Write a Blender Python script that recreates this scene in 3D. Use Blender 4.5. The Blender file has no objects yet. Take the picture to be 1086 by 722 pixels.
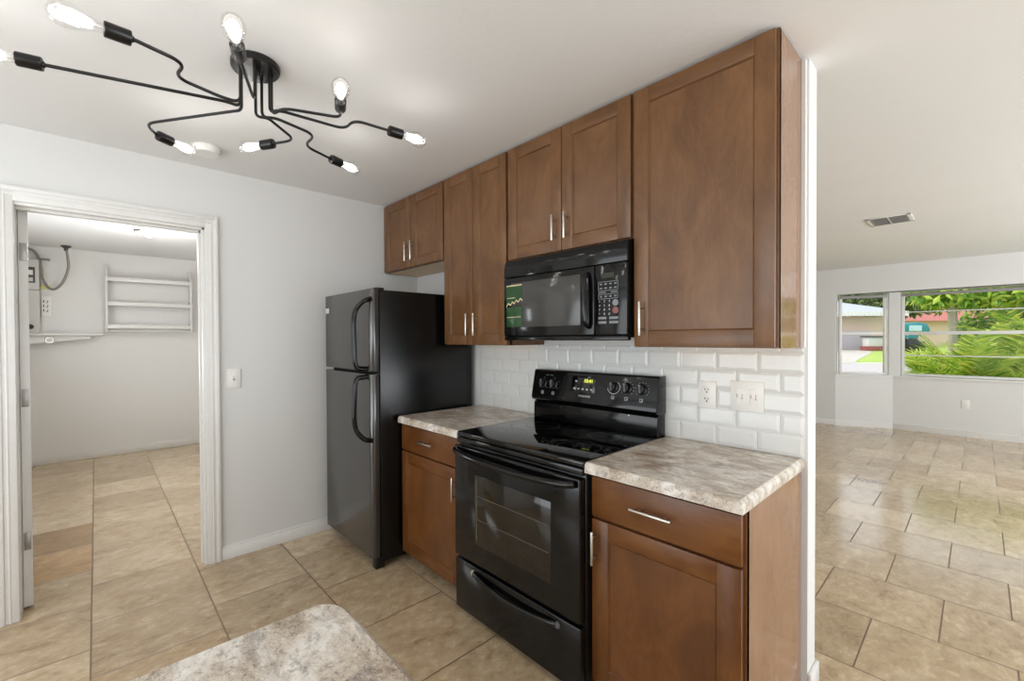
import bpy, bmesh, math, random
from mathutils import Vector, Matrix
random.seed(7)
S = bpy.context.scene
COL = S.collection
PI = math.pi

# ---------------------------------------------------------------- camera, world, sun, exposure
YAW, PITCH, ROLL, FPX = math.radians(40.6378), math.radians(0.6568), math.radians(-0.2909), 463.1886
CAM = Vector((3.0756, -2.0526, 1.3763))
F0 = Vector((-math.cos(YAW), math.sin(YAW), 0)); U0 = Vector((0, 0, 1)); R0 = F0.cross(U0)
F2 = math.cos(PITCH)*F0 - math.sin(PITCH)*U0
U2 = math.cos(PITCH)*U0 + math.sin(PITCH)*F0
R3 = math.cos(ROLL)*R0 + math.sin(ROLL)*U2
U3 = math.cos(ROLL)*U2 - math.sin(ROLL)*R0
cam_data = bpy.data.cameras.new('camera')
cam = bpy.data.objects.new('camera', cam_data); COL.objects.link(cam)
m = Matrix((R3, U3, -F2)).transposed().to_4x4(); m.translation = CAM
cam.matrix_world = m
cam_data.sensor_width = 36; cam_data.sensor_fit = 'HORIZONTAL'
cam_data.lens = 36*FPX/1086
cam_data.shift_x = (543-499.38)/1086
cam_data.shift_y = (364.47-361)/1086
cam_data.clip_start = .05; cam_data.clip_end = 400
S.camera = cam

SKY, SUN, BULB, EXPO = 1.3, 1.4, 1.6, 0.36
S.view_settings.view_transform = 'Standard'; S.view_settings.look = 'None'
S.view_settings.gamma = 1; S.view_settings.use_curve_mapping = False
S.view_settings.exposure = EXPO
w = bpy.data.worlds.new('world'); S.world = w; w.use_nodes = True
bg = w.node_tree.nodes['Background']; bg.inputs[0].default_value = (.93, .965, 1.0, 1); bg.inputs[1].default_value = SKY
S.cycles.max_bounces = 14; S.cycles.diffuse_bounces = 8; S.cycles.glossy_bounces = 6
S.cycles.transparent_max_bounces = 24; S.cycles.transmission_bounces = 8
S.cycles.sample_clamp_indirect = 6; S.cycles.caustics_reflective = False; S.cycles.caustics_refractive = False
S.cycles.use_denoising = True
sd = bpy.data.lights.new('sun', 'SUN'); sd.energy = SUN; sd.angle = .02; sd.color = (1, .95, .86)
so = bpy.data.objects.new('sun', sd); COL.objects.link(so)
so.rotation_euler = Vector((.22, .50, -.84)).to_track_quat('-Z', 'Y').to_euler()

def area_light(name, loc, rot, sx, sy, power=0):
    d = bpy.data.lights.new(name, 'AREA'); d.shape = 'RECTANGLE'; d.size = sx; d.size_y = sy
    if power: d.energy = power; d.color = (.90, .955, 1.0)
    else: d.cycles.is_portal = True
    o = bpy.data.objects.new(name, d); COL.objects.link(o); o.location = loc; o.rotation_euler = rot
area_light('fill_rear', (3.3, -4.66, 1.15), (PI/2+.8, 0, 0), 5.9, 2.25, 100)          # added fill light in an unseen rear opening, facing +Y
area_light('fill_side', (6.56, 2.6, 1.2), (0, PI/2+.8, 0), 2.15, 6.7, 205)             # brightens the living room from an invented side opening, facing -X
area_light('fill_closet', (-1.7, -2.73, 1.5), (PI/2+.3, 0, 0), 1.3, 1.1, 36)          # unseen lamp added to brighten the closet; the wall is solid
area_light('daylight_bay', (3.5, 7.25, 1.4), (-PI/2, 0, 0), 3.8, 1.3)                   # portal in the bay

# ---------------------------------------------------------------- materials
def lin(c): 
    return tuple((x/255/12.92 if x/255 <= .04045 else ((x/255+.055)/1.055)**2.4) for x in c) + (1,)
class NT:
    def __init__(s, name):
        s.m = bpy.data.materials.new(name); s.m.use_nodes = True
        s.t = s.m.node_tree; s.b = s.t.nodes['Principled BSDF']; s.out = s.t.nodes['Material Output']
    def n(s, typ, ins=None, **kw):
        n = s.t.nodes.new(typ)
        for k, v in kw.items(): setattr(n, k, v)
        for k, v in (ins or {}).items(): s.set(n.inputs[k], v)
        return n
    def set(s, sock, v):
        if isinstance(v, bpy.types.NodeSocket): s.t.links.new(v, sock)
        else: sock.default_value = v
    def math(s, op, a, b=0.0, c=None):
        n = s.n('ShaderNodeMath', operation=op); s.set(n.inputs[0], a); s.set(n.inputs[1], b)
        if c is not None: s.set(n.inputs[2], c)
        return n.outputs[0]
    def mix(s, f, a, b, mode='MIX'):
        n = s.n('ShaderNodeMix', data_type='RGBA', blend_type=mode)
        s.set(n.inputs[0], f); s.set(n.inputs[6], a); s.set(n.inputs[7], b); return n.outputs[2]
    def ramp(s, f, stops, interp='LINEAR'):
        n = s.n('ShaderNodeValToRGB'); s.set(n.inputs[0], f); cr = n.color_ramp; cr.interpolation = interp
        while len(cr.elements) < len(stops): cr.elements.new(.5)
        for e, (p, c) in zip(cr.elements, stops): e.position = p; e.color = c
        return n.outputs[0]
    def rampv(s, f, lo, hi):
        n = s.n('ShaderNodeMapRange', clamp=True); s.set(n.inputs[0], f); s.set(n.inputs[1], lo); s.set(n.inputs[2], hi); return n.outputs[0]
    def coord(s, scale=(1, 1, 1), rnd=False, out='Object'):
        c = s.n('ShaderNodeTexCoord').outputs[out]
        if rnd:
            r = s.math('MULTIPLY', s.n('ShaderNodeObjectInfo').outputs['Random'], 37.0)
            cc = s.n('ShaderNodeCombineXYZ', {0: r, 1: r, 2: r}).outputs[0]
            v = s.n('ShaderNodeVectorMath', operation='ADD'); s.set(v.inputs[0], c); s.set(v.inputs[1], cc); c = v.outputs[0]
        mp = s.n('ShaderNodeMapping', {'Scale': scale}); s.set(mp.inputs['Vector'], c); return mp.outputs[0]
    def noise(s, vec, scale=1.0, detail=3.0, rough=.5, dist=0.0):
        return s.n('ShaderNodeTexNoise', {'Vector': vec, 'Scale': scale, 'Detail': detail, 'Roughness': rough, 'Distortion': dist}).outputs[0]
    def base(s, col=None, rough=.5, metal=0.0, spec=.5, coat=0.0):
        if col is not None: s.set(s.b.inputs['Base Color'], col)
        s.set(s.b.inputs['Roughness'], rough); s.set(s.b.inputs['Metallic'], metal)
        s.set(s.b.inputs['Specular IOR Level'], spec); s.set(s.b.inputs['Coat Weight'], coat)
    def bump(s, h, strength=.2, dist=.002):
        n = s.n('ShaderNodeBump', {'Strength': strength, 'Distance': dist, 'Height': h}); s.set(s.b.inputs['Normal'], n.outputs[0])

def plain(name, rgb, rough=.5, metal=0.0, spec=.5, coat=0.0, grain=0.0, bump=0.0, bscale=200.0):
    t = NT(name); c = lin(rgb)
    v = t.noise(t.coord(), 30.0 if not bump else bscale, 2.0)
    k = max(grain, .04)
    a = tuple(x*(1-k) for x in c[:3])+(1,); b = tuple(min(1, x*(1+k)) for x in c[:3])+(1,)
    t.base(t.mix(v, a, b), rough, metal, spec, coat)
    if bump: t.bump(v, bump, .002)
    return t.m
M = {}
def emit(name, rgb, strength):
    t = NT(name); t.base((0, 0, 0, 1), .4); t.set(t.b.inputs['Emission Color'], lin(rgb)); t.set(t.b.inputs['Emission Strength'], strength); return t.m

def wood(name, dark, mid, light, axis='Z', rough=.34):
    t = NT(name)
    sc = {'Z': (1, 1, .14), 'X': (.14, 1, 1)}[axis]
    v1 = t.noise(t.coord(sc, True), 42.0, 5.0, .6, .6)
    v2 = t.noise(t.coord(tuple(.55 if s < 1 else 1 for s in sc), True), 6.5, 4.0, .6, .8)
    v3 = t.noise(t.coord(sc, True), 260.0, 2.0)
    f = t.math('ADD', t.math('MULTIPLY', v1, .22), t.math('ADD', t.math('MULTIPLY', v2, .62), t.math('MULTIPLY', v3, .16)))
    col = t.ramp(f, [(.34, lin(dark)), (.5, lin(mid)), (.66, lin(light))])
    t.base(col, t.math('ADD', t.math('MULTIPLY', v1, .1), rough-.05), 0, .45)
    t.bump(v3, .06, .001)
    return t.m
M['wood'] = wood('stained_wood', (87, 58, 34), (106, 73, 44), (122, 87, 56))
M['wood_x'] = wood('stained_wood_cross_grain', (85, 57, 33), (104, 71, 43), (120, 85, 54), 'X')
M['wood_low'] = wood('bounce_tinted_wood', (80, 45, 17), (99, 59, 25), (116, 74, 36))  # base cabinet wood; orange bounce from the floor is put into its colour
M['wood_low_x'] = wood('bounce_tinted_wood_cross_grain', (80, 45, 17), (99, 59, 25), (116, 74, 36), 'X')
M['wood_side'] = wood('sheen_paled_panel_wood', (124, 89, 65), (135, 100, 75), (145, 110, 85), rough=.09)  # end panels, paled so the base carries some of the glossy reflection
M['maple'] = wood('pale_unfinished_wood', (232, 188, 128), (240, 202, 146), (246, 216, 166))
M['gap'] = plain('dark_gap', (38, 24, 16), .7)

def wallpaint(name, rgb, bscale=160.0, st=.12, rough=.6):
    t = NT(name); c = lin(rgb)
    n1 = t.noise(t.coord(), bscale, 3.0); n2 = t.noise(t.coord(), 1.3, 2.0)
    t.base(t.mix(n2, tuple(x*.97 for x in c[:3])+(1,), c), rough, 0, .35)
    t.bump(n1, st, .003); return t.m
M['wall'] = wallpaint('white_wall_paint', (214, 214, 212))
M['wall_closet'] = wallpaint('closet_wall_paint', (222, 221, 219))
M['trim'] = plain('white_semigloss_trim', (217, 216, 213), .32)
t = NT('knockdown_ceiling_texture'); c = t.coord()
n1 = t.noise(c, 38.0, 3.0, .55, .5); n1 = t.rampv(n1, .42, .62)
t.base(t.mix(t.noise(c, 1.0), lin((217, 217, 216)), lin((225, 225, 224))), .62, 0, .35); t.bump(n1, .10, .002)
M['ceiling'] = t.m

# travertine floor: running-bond tiles .447 x .4825 m
t = NT('travertine_tile_floor')
sx = t.n('ShaderNodeSeparateXYZ'); t.set(sx.inputs[0], t.coord())
X, Y = sx.outputs[0], sx.outputs[1]
ry = t.math('DIVIDE', t.math('ADD', Y, 2.085), .4825); row = t.math('FLOOR', ry); fy = t.math('SUBTRACT', ry, row)
odd = t.math('MULTIPLY', t.math('FLOORED_MODULO', row, 2.0), .5)
rx = t.math('SUBTRACT', t.math('DIVIDE', t.math('SUBTRACT', X, .28), .447), odd); colx = t.math('FLOOR', rx); fx = t.math('SUBTRACT', rx, colx)
dx = t.math('MULTIPLY', t.math('MINIMUM', fx, t.math('SUBTRACT', 1.0, fx)), .447)
dy = t.math('MULTIPLY', t.math('MINIMUM', fy, t.math('SUBTRACT', 1.0, fy)), .4825)
dj = t.math('MINIMUM', dx, dy)
grout = t.math('SUBTRACT', 1.0, t.rampv(dj, .0024, .0042))
idv = t.n('ShaderNodeCombineXYZ', {0: colx, 1: row, 2: 8.6}).outputs[0]
wn = t.n('ShaderNodeTexWhiteNoise', {'Vector': idv}, noise_dimensions='3D')
off = t.n('ShaderNodeVectorMath', operation='MULTIPLY_ADD'); t.set(off.inputs[0], wn.outputs['Color']); t.set(off.inputs[1], (50, 50, 50)); t.set(off.inputs[2], t.coord((1.7, 1.0, 1)))
vec = off.outputs[0]
v1 = t.noise(vec, 3.2, 8.0, .68, 1.1); v2 = t.noise(vec, 14.0, 6.0, .7, .6); v3 = t.noise(vec, 90.0, 4.0, .7)
f = t.math('ADD', t.math('MULTIPLY', v1, .55), t.math('MULTIPLY', v2, .45))
colr = t.ramp(f, [(.37, lin((158, 140, 116))), (.45, lin((192, 175, 150))), (.54, lin((208, 194, 171))), (.66, lin((227, 218, 201)))])
tint = t.ramp(wn.outputs['Value'], [(0, lin((220, 198, 168))), (.05, lin((226, 208, 182))), (.09, lin((212, 203, 188))), (.6, lin((242, 234, 222))), (1, lin((255, 251, 244)))])
colr = t.mix(1.0, colr, tint, 'MULTIPLY')
amber = t.math('MULTIPLY', t.math('COMPARE', row, -1.0, .1), t.math('COMPARE', colx, -3.5, .6))   # one amber tile just inside the closet
colr = t.mix(t.math('MULTIPLY', amber, .8), colr, t.mix(1.0, colr, lin((228, 196, 140)), 'MULTIPLY'))
colr = t.mix(.10, colr, lin((222, 198, 165)))
pits = t.math('MULTIPLY', t.rampv(v2, .56, .62), t.rampv(v3, .5, .58))
colr = t.mix(t.math('MULTIPLY', pits, .45), colr, lin((226, 210, 180)))
dist = t.n('ShaderNodeVectorMath', operation='DISTANCE'); t.set(dist.inputs[0], t.coord((1, 1.6, 1))); t.set(dist.inputs[1], (2.39, 3.53*1.6, 0))
spot = t.math('MULTIPLY', t.math('SUBTRACT', 1.0, t.rampv(dist.outputs['Value'], .05, .17)), t.rampv(t.noise(t.coord(), 45.0, 4.0), .40, .52))
colr = t.mix(t.math('MULTIPLY', spot, .95), colr, lin((82, 60, 42)))
colr = t.mix(1.0, colr, (1.0, .975, .945, 1), 'MULTIPLY')
colr = t.mix(grout, colr, lin((112, 88, 64)))
t.base(colr, t.math('ADD', t.math('MULTIPLY', v2, .14), t.math('ADD', .08, t.math('MULTIPLY', grout, .4))), 0, .95)
h = t.math('ADD', t.math('MULTIPLY', t.math('SUBTRACT', 1.0, t.rampv(dj, .0, .006)), -.25), t.math('MULTIPLY', v1, .35))
t.bump(h, .25, .003)
M['floor'] = t.m

# granite-look laminate
t = NT('granite_look_laminate'); c = t.coord()
n1 = t.noise(t.coord((1, 1.5, 1)), 8.0, 8.0, .72, .5); n2 = t.noise(c, 55.0, 6.0, .75, .3); n3 = t.noise(c, 210.0, 3.0, .75); n4 = t.noise(t.coord((1, 1.9, 1)), 15.0, 8.0, .75, .5)
colr = t.ramp(n1, [(.36, lin((140, 122, 104))), (.45, lin((182, 168, 151))), (.54, lin((207, 199, 188))), (.64, lin((228, 225, 219)))])
colr = t.mix(t.math('MULTIPLY', t.rampv(n4, .52, .62), .6), colr, lin((136, 131, 128)))
colr = t.mix(t.math('MULTIPLY', t.rampv(n2, .54, .66), .75), colr, lin((122, 108, 96)))
colr = t.mix(t.math('MULTIPLY', t.math('MULTIPLY', t.rampv(n3, .56, .64), t.rampv(n1, .58, .44)), .8), colr, lin((84, 80, 80)))
colr = t.mix(t.math('MULTIPLY', t.rampv(n3, .40, .32), .6), colr, lin((244, 240, 234)))
t.base(colr, .3, 0, .45); t.bump(n2, .05, .001)
M['granite'] = t.m

M['tile'] = plain('white_glazed_tile', (214, 215, 213), .12, 0, .5)
M['grout'] = plain('white_grout', (216, 215, 211), .8)
M['plate'] = plain('white_plastic_plate', (226, 225, 221), .35)
M['slot'] = plain('dark_slot', (40, 38, 36), .6)
M['greyslot'] = plain('grey_switch_shadow_gap', (150, 148, 144), .5)
M['nickel'] = plain('brushed_nickel', (206, 200, 190), .28, 1.0)
M['hinge'] = plain('satin_hinge_metal', (150, 147, 142), .42, .8)
M['black'] = plain('glossy_black_enamel', (9, 9, 9), .10, 0, .36)
M['black_glass'] = plain('black_ceramic_glass', (5, 5, 6), .05, 0, .5)
M['black_mid'] = plain('satin_black_plastic', (14, 14, 14), .3, 0, .45)
M['fridge'] = plain('black_textured_steel', (11, 11, 11), .24, 0, .38, bump=.12, bscale=420.0)
M['fridge_front'] = plain('reflection_greyed_steel', (54, 52, 50), .2, 0, 1.0, bump=.04, bscale=420.0)  # black doors, with the white wall's reflection put into a greyer base
M['gasket'] = plain('black_gasket', (8, 8, 8), .7)
t = NT('tinted_oven_glass'); t.base(t.mix(t.noise(t.coord(), 3.0), lin((26, 22, 17)), lin((32, 27, 20))), .07, 0, .5); M['oven_glass'] = t.m
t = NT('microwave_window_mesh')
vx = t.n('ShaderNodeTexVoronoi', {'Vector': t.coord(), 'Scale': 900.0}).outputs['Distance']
t.base(t.mix(t.rampv(vx, .2, .6), lin((74, 73, 70)), lin((58, 57, 55))), .12, 0, .5); M['mw_glass'] = t.m  # mesh base lightened to put in the reflection on the glass
M['silver_print'] = plain('pale_print', (190, 192, 192), .4)
M['grey_print'] = plain('grey_print', (120, 124, 128), .4)
M['red_print'] = plain('reddish_print', (128, 74, 72), .4)
M['knob_grey'] = plain('grey_knob_grip', (78, 80, 84), .3)
M['ring'] = plain('grey_burner_ring', (76, 76, 78), .3)
M['rack'] = plain('oven_rack_wire', (110, 104, 94), .35, .6)
M['green_patch'] = plain('mottled_green', (32, 70, 36), .2, grain=.15)
M['cream'] = plain('plain_cream', (206, 190, 150), .4)
M['display'] = emit('lit_yellow_green_display', (206, 214, 70), 2.2)
M['lcd'] = emit('dim_green_display', (60, 70, 34), .25)
M['lamp_black'] = plain('black_lamp_metal', (24, 23, 22), .3, .3)
M['filament'] = emit('glowing_filament', (255, 247, 235), 2.2)
M['closet_bulb'] = emit('glowing_frosted_bulb', (255, 244, 222), 16.0)
t = NT('clear_bulb_glass')
lw = t.n('ShaderNodeLayerWeight', {'Blend': .35}).outputs['Facing']
tr = t.n('ShaderNodeBsdfTransparent', {'Color': (.97, .97, .97, 1)}).outputs[0]
tl = t.n('ShaderNodeBsdfGlossy', {'Color': (.95, .95, .95, 1), 'Roughness': .06}).outputs[0]
ms = t.n('ShaderNodeMixShader'); t.set(ms.inputs[0], t.math('ADD', .08, t.math('MULTIPLY', t.math('POWER', lw, 2.0), .75))); t.set(ms.inputs[1], tr); t.set(ms.inputs[2], tl)
t.set(t.out.inputs['Surface'], ms.outputs[0]); M['bulb_glass'] = t.m
t = NT('window_pane_glass')
tr = t.n('ShaderNodeBsdfTransparent', {'Color': (.96, .97, .97, 1)}).outputs[0]
tl = t.n('ShaderNodeBsdfGlossy', {'Color': (1, 1, 1, 1), 'Roughness': .02}).outputs[0]
fr = t.n('ShaderNodeFresnel', {'IOR': 1.12}).outputs[0]
ms = t.n('ShaderNodeMixShader'); t.set(ms.inputs[0], fr); t.set(ms.inputs[1], tr); t.set(ms.inputs[2], tl)
t.set(t.out.inputs['Surface'], ms.outputs[0]); M['pane'] = t.m
M['frame'] = plain('white_window_metal', (218, 217, 214), .4)
M['head_shadow'] = plain('grey_head_shadow', (150, 148, 146), .7)  # colour of the shadow under the window head
M['utility'] = plain('grey_utility_metal', (196, 193, 188), .45)
M['dark_plate'] = plain('charcoal_plate', (72, 70, 70), .5)
M['conduit'] = plain('grey_flexible_conduit', (140, 137, 130), .4, .5)
M['yellow'] = plain('pale_yellow_tag', (208, 202, 132), .6)
M['concrete'] = plain('pale_concrete', (186, 180, 173), .85, grain=.08)
M['asphalt'] = plain('sunbleached_road', (178, 172, 172), .9, grain=.08)
M['stucco'] = plain('peach_stucco', (226, 200, 186), .85)
M['garage'] = plain('lilac_white_door', (206, 196, 206), .6)
M['metal_roof'] = plain('grey_metal_roof', (176, 182, 192), .5, .1)
M['white_eave'] = plain('white_corrugated_eave', (226, 226, 226), .6)
M['red_roof'] = plain('faded_red_roof', (178, 110, 102), .8, grain=.1)
M['brick'] = plain('red_brick', (150, 78, 66), .85, grain=.15)
M['teal'] = plain('teal_canvas', (40, 128, 140), .6)
M['paleblue'] = plain('pale_blue_panel', (176, 206, 222), .4)
M['carblack'] = plain('dark_vehicle_paint', (34, 36, 40), .3)
M['trunk'] = plain('grey_bark', (176, 168, 154), .9, grain=.2, bump=.4, bscale=40.0)

def leafmat(name, stops, trans=.35):
    t = NT(name)
    r = t.n('ShaderNodeNewGeometry').outputs['Random Per Island']
    col = t.ramp(r, [(p, lin(c)) for p, c in stops])
    t.base(col, .45, 0, .4)
    tlc = t.n('ShaderNodeBsdfTranslucent', {'Color': col}).outputs[0]
    ms = t.n('ShaderNodeMixShader'); t.set(ms.inputs[0], trans); t.set(ms.inputs[1], t.b.outputs[0]); t.set(ms.inputs[2], tlc)
    t.set(t.out.inputs['Surface'], ms.outputs[0]); return t.m
M['palm'] = leafmat('yellow_green_fronds', [(0, (104, 146, 44)), (.4, (158, 188, 62)), (.8, (202, 212, 96)), (1, (236, 220, 104))])
M['tree'] = leafmat('fresh_green_leaves', [(0, (84, 134, 40)), (.4, (146, 186, 60)), (.8, (196, 212, 88)), (1, (226, 226, 120))])
M['dark_tree'] = leafmat('deep_green_leaves', [(0, (40, 74, 34)), (.6, (82, 120, 52)), (1, (140, 160, 84))])
M['olive'] = leafmat('olive_leaves', [(0, (66, 84, 48)), (.6, (104, 120, 70)), (1, (140, 150, 96))])
t = NT('lawn_grass'); n1 = t.noise(t.coord(), 2.5, 4.0); n2 = t.noise(t.coord(), 40.0, 4.0)
f = t.math('ADD', t.math('MULTIPLY', n1, .5), t.math('MULTIPLY', n2, .5))
t.base(t.ramp(f, [(.35, lin((120, 150, 60))), (.5, lin((158, 182, 84))), (.65, lin((190, 204, 110)))]), .9, 0, .2); M['grass'] = t.m

# ---------------------------------------------------------------- mesh helpers
class MB:
    def __init__(s): s.bm = bmesh.new()
    def _merge(s, b, mi=0, mat=None):
        if mat is not None: b.transform(mat)
        for f in b.faces: f.material_index = mi
        me = bpy.data.meshes.new('tmp'); b.to_mesh(me); b.free(); s.bm.from_mesh(me); bpy.data.meshes.remove(me)
        return s
    def box(s, x0, x1, y0, y1, z0, z1, bev=0.0, mi=0, seg=2, mat=None):
        b = bmesh.new(); bmesh.ops.create_cube(b, size=1)
        x0, x1 = min(x0, x1), max(x0, x1); y0, y1 = min(y0, y1), max(y0, y1); z0, z1 = min(z0, z1), max(z0, z1)
        for v in b.verts:
            v.co = Vector(((x0+x1)/2+v.co.x*(x1-x0), (y0+y1)/2+v.co.y*(y1-y0), (z0+z1)/2+v.co.z*(z1-z0)))
        if bev: bmesh.ops.bevel(b, geom=list(b.edges), offset=min(bev, .49*min(x1-x0, y1-y0, z1-z0)), segments=seg, affect='EDGES', profile=.5)
        return s._merge(b, mi, mat)
    def prism(s, poly, axis, a0, a1, bev=0.0, mi=0, seg=2, mat=None, only=None):
        # poly: 2D points; axis X -> (y,z), Y -> (x,z), Z -> (x,y)
        def P(p, a): return Vector({'X': (a, p[0], p[1]), 'Y': (p[0], a, p[1]), 'Z': (p[0], p[1], a)}[axis])
        b = bmesh.new()
        A = [b.verts.new(P(p, a0)) for p in poly]; B = [b.verts.new(P(p, a1)) for p in poly]
        n = len(poly); b.faces.new(A); b.faces.new(B[::-1])
        for i in range(n): b.faces.new((A[i], B[i], B[(i+1) % n], A[(i+1) % n]))
        bmesh.ops.recalc_face_normals(b, faces=b.faces)
        if bev:
            ed = [e for e in b.edges if only is None or only(e)]
            bmesh.ops.bevel(b, geom=ed, offset=bev, segments=seg, affect='EDGES', profile=.5)
        return s._merge(b, mi, mat)
    def cyl(s, p0, p1, r, r1=None, seg=20, mi=0, bev=0.0):
        p0, p1 = Vector(p0), Vector(p1); d = p1-p0; b = bmesh.new()
        bmesh.ops.create_cone(b, cap_ends=True, segments=seg, radius1=r, radius2=r if r1 is None else r1, depth=d.length)
        if bev:
            ed = [e for e in b.edges if abs(e.verts[0].co.z-e.verts[1].co.z) < 1e-6]
            bmesh.ops.bevel(b, geom=ed, offset=bev, segments=2, affect='EDGES', profile=.5)
        mt = Matrix.Translation((p0+p1)/2) @ d.to_track_quat('Z', 'Y').to_matrix().to_4x4()
        return s._merge(b, mi, mt)
    def lathe(s, prof, origin, axis=(0, 0, 1), seg=24, mi=0):
        b = bmesh.new(); rings = []
        for r, z in prof:
            if r < 1e-6: rings.append([b.verts.new((0, 0, z))])
            else: rings.append([b.verts.new((r*math.cos(2*PI*i/seg), r*math.sin(2*PI*i/seg), z)) for i in range(seg)])
        for A, B in zip(rings, rings[1:]):
            for i in range(seg):
                j = (i+1) % seg
                if len(A) == 1 and len(B) == 1: continue
                if len(A) == 1: b.faces.new((A[0], B[i], B[j]))
                elif len(B) == 1: b.faces.new((A[i], B[0], A[j]))
                else: b.faces.new((A[i], B[i], B[j], A[j]))
        for R in (rings[0], rings[-1]):
            if len(R) > 1: b.faces.new(R)
        bmesh.ops.recalc_face_normals(b, faces=b.faces)
        mt = Matrix.Translation(Vector(origin)) @ Vector(axis).to_track_quat('Z', 'Y').to_matrix().to_4x4()
        return s._merge(b, mi, mt)
    def tube(s, pts, r, seg=10, mi=0, radii=None, flat=1.0, up=None):
        pts = [Vector(p) for p in pts]; b = bmesh.new(); n = len(pts); rings = []
        prev = None
        for i, p in enumerate(pts):
            d = (pts[min(i+1, n-1)]-pts[max(i-1, 0)]).normalized()
            if prev is None:
                a = Vector(up) if up else (Vector((0, 0, 1)) if abs(d.z) < .9 else Vector((1, 0, 0)))
                u = (a-d*a.dot(d)).normalized()
            else: u = (prev-d*prev.dot(d)).normalized()
            prev = u; v = d.cross(u); rr = radii[i] if radii else r
            rings.append([b.verts.new(p+u*rr*flat*math.cos(2*PI*k/seg)+v*rr*math.sin(2*PI*k/seg)) for k in range(seg)])
        for A, B in zip(rings, rings[1:]):
            for k in range(seg): b.faces.new((A[k], A[(k+1) % seg], B[(k+1) % seg], B[k]))
        b.faces.new(rings[0][::-1]); b.faces.new(rings[-1])
        bmesh.ops.recalc_face_normals(b, faces=b.faces)
        return s._merge(b, mi)
    def poly(s, pts, mi=0):
        f = s.bm.faces.new([s.bm.verts.new(Vector(p)) for p in pts]); f.material_index = mi; return s
    def build(s, name, mats, parent=None, origin=None, sharp=35, smooth=True):
        bm = s.bm
        if smooth:
            for f in bm.faces: f.smooth = True
            for e in bm.edges:
                if len(e.link_faces) == 2 and e.calc_face_angle(0) > math.radians(sharp): e.smooth = False
        if parent is not None: org = ORG[parent.name]
        elif origin is not None: org = Vector(origin)
        else:
            lo = Vector((min(v.co[i] for v in bm.verts) for i in range(3))); hi = Vector((max(v.co[i] for v in bm.verts) for i in range(3)))
            org = Vector(((lo.x+hi.x)/2, (lo.y+hi.y)/2, lo.z))
        bmesh.ops.translate(bm, vec=-org, verts=bm.verts)
        me = bpy.data.meshes.new(name); bm.to_mesh(me); bm.free()
        for x in (mats if isinstance(mats, (list, tuple)) else [mats]): me.materials.append(M[x])
        o = bpy.data.objects.new(name, me); COL.objects.link(o)
        ORG[o.name] = org
        if parent is not None: o.parent = parent
        else: o.location = org
        return o
ORG = {}
def thing(name, label, cat, loc, group=None):
    o = bpy.data.objects.new(name, None); COL.objects.link(o); o.location = loc; o.empty_display_size = .1
    ORG[o.name] = Vector(loc); return tag(o, label, cat, group)
def tag(o, label=None, cat=None, group=None, kind=None):
    if label: o['label'] = label
    if cat: o['category'] = cat
    if group: o['group'] = group
    if kind: o['kind'] = kind
    return o
def struct(o): o['kind'] = 'structure'; return o
def fillet(pts, r, n=6):
    pts = [Vector(p) for p in pts]; out = [pts[0]]
    for i in range(1, len(pts)-1):
        a, p, c = pts[i-1], pts[i], pts[i+1]
        ra = min(r, .48*(a-p).length, .48*(c-p).length)
        s, e = p+(a-p).normalized()*ra, p+(c-p).normalized()*ra
        for k in range(n+1):
            u = k/n; out.append(s*(1-u)**2+p*2*u*(1-u)+e*u*u)
    out.append(pts[-1]); return out
def text(name, s, size, loc, rot, mat, parent, depth=.0006, align='CENTER'):
    c = bpy.data.curves.new(name, 'FONT'); c.body = s; c.size = size; c.extrude = depth; c.align_x = align; c.align_y = 'CENTER'
    o = bpy.data.objects.new(name+'_curve', c); COL.objects.link(o)
    dg = bpy.context.evaluated_depsgraph_get(); me = bpy.data.meshes.new_from_object(o.evaluated_get(dg))
    bpy.data.objects.remove(o); bpy.data.curves.remove(c)
    me.transform(Matrix.Translation(Vector(loc)-ORG[parent.name]) @ rot)
    me.materials.clear(); me.materials.append(M[mat])
    q = bpy.data.objects.new(name, me); COL.objects.link(q); q.parent = parent; ORG[q.name] = ORG[parent.name]; return q
FACE = Matrix.Rotation(PI/2, 4, 'X')

# ---------------------------------------------------------------- setting
ZC = 2.425
struct(MB().box(-4.1, 6.7, -4.7, 7.2, -.12, 0).build('floor', 'floor', origin=(0, 0, 0)))
struct(MB().box(-4.1, 6.7, -4.7, 6.95, ZC, ZC+.15).build('ceiling', 'ceiling', origin=(0, 0, 0)))
DY0, DY1, DZ = -2.3515, -1.545, 2.06
struct(MB().box(-.12, 0, -4.6, DY0, 0, ZC).box(-.12, 0, DY1, 0, 0, ZC).box(-.12, 0, DY0, DY1, DZ, ZC).build('wall_left', 'wall'))
struct(MB().box(-2.0, 2.652, 0, .115, 0, ZC).build('wall_partition', 'wall'))
struct(MB().box(-3.82, -3.7, -2.85, -.5, 0, ZC).build('wall_closet_back', 'wall_closet'))
struct(MB().box(-3.7, -.12, -2.85, -2.75, 0, ZC).build('wall_closet_near', 'wall_closet'))
struct(MB().box(-3.7, -.12, -.62, -.52, 0, ZC).build('wall_closet_far', 'wall_closet'))
struct(MB().box(-2.1, -2.0, -.5, 6.7, 0, ZC).build('wall_living_left', 'wall'))
# rear wall with a wide opening added to admit light, side wall with another such opening (behind and beside the viewer)
struct(MB().box(-.12, .35, -4.7, -4.6, 0, ZC).box(6.3, 6.6, -4.7, -4.6, 0, ZC).box(.35, 6.3, -4.7, -4.6, 2.3, ZC).build('wall_rear', 'wall'))
struct(MB().box(6.5, 6.62, -4.6, -.8, 0, ZC).box(6.5, 6.62, 6.0, 6.7, 0, ZC).box(6.5, 6.62, -.8, 6.0, 2.3, ZC).box(6.5, 6.62, -.8, 6.0, 0, .1).build('wall_right', 'wall'))
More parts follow.
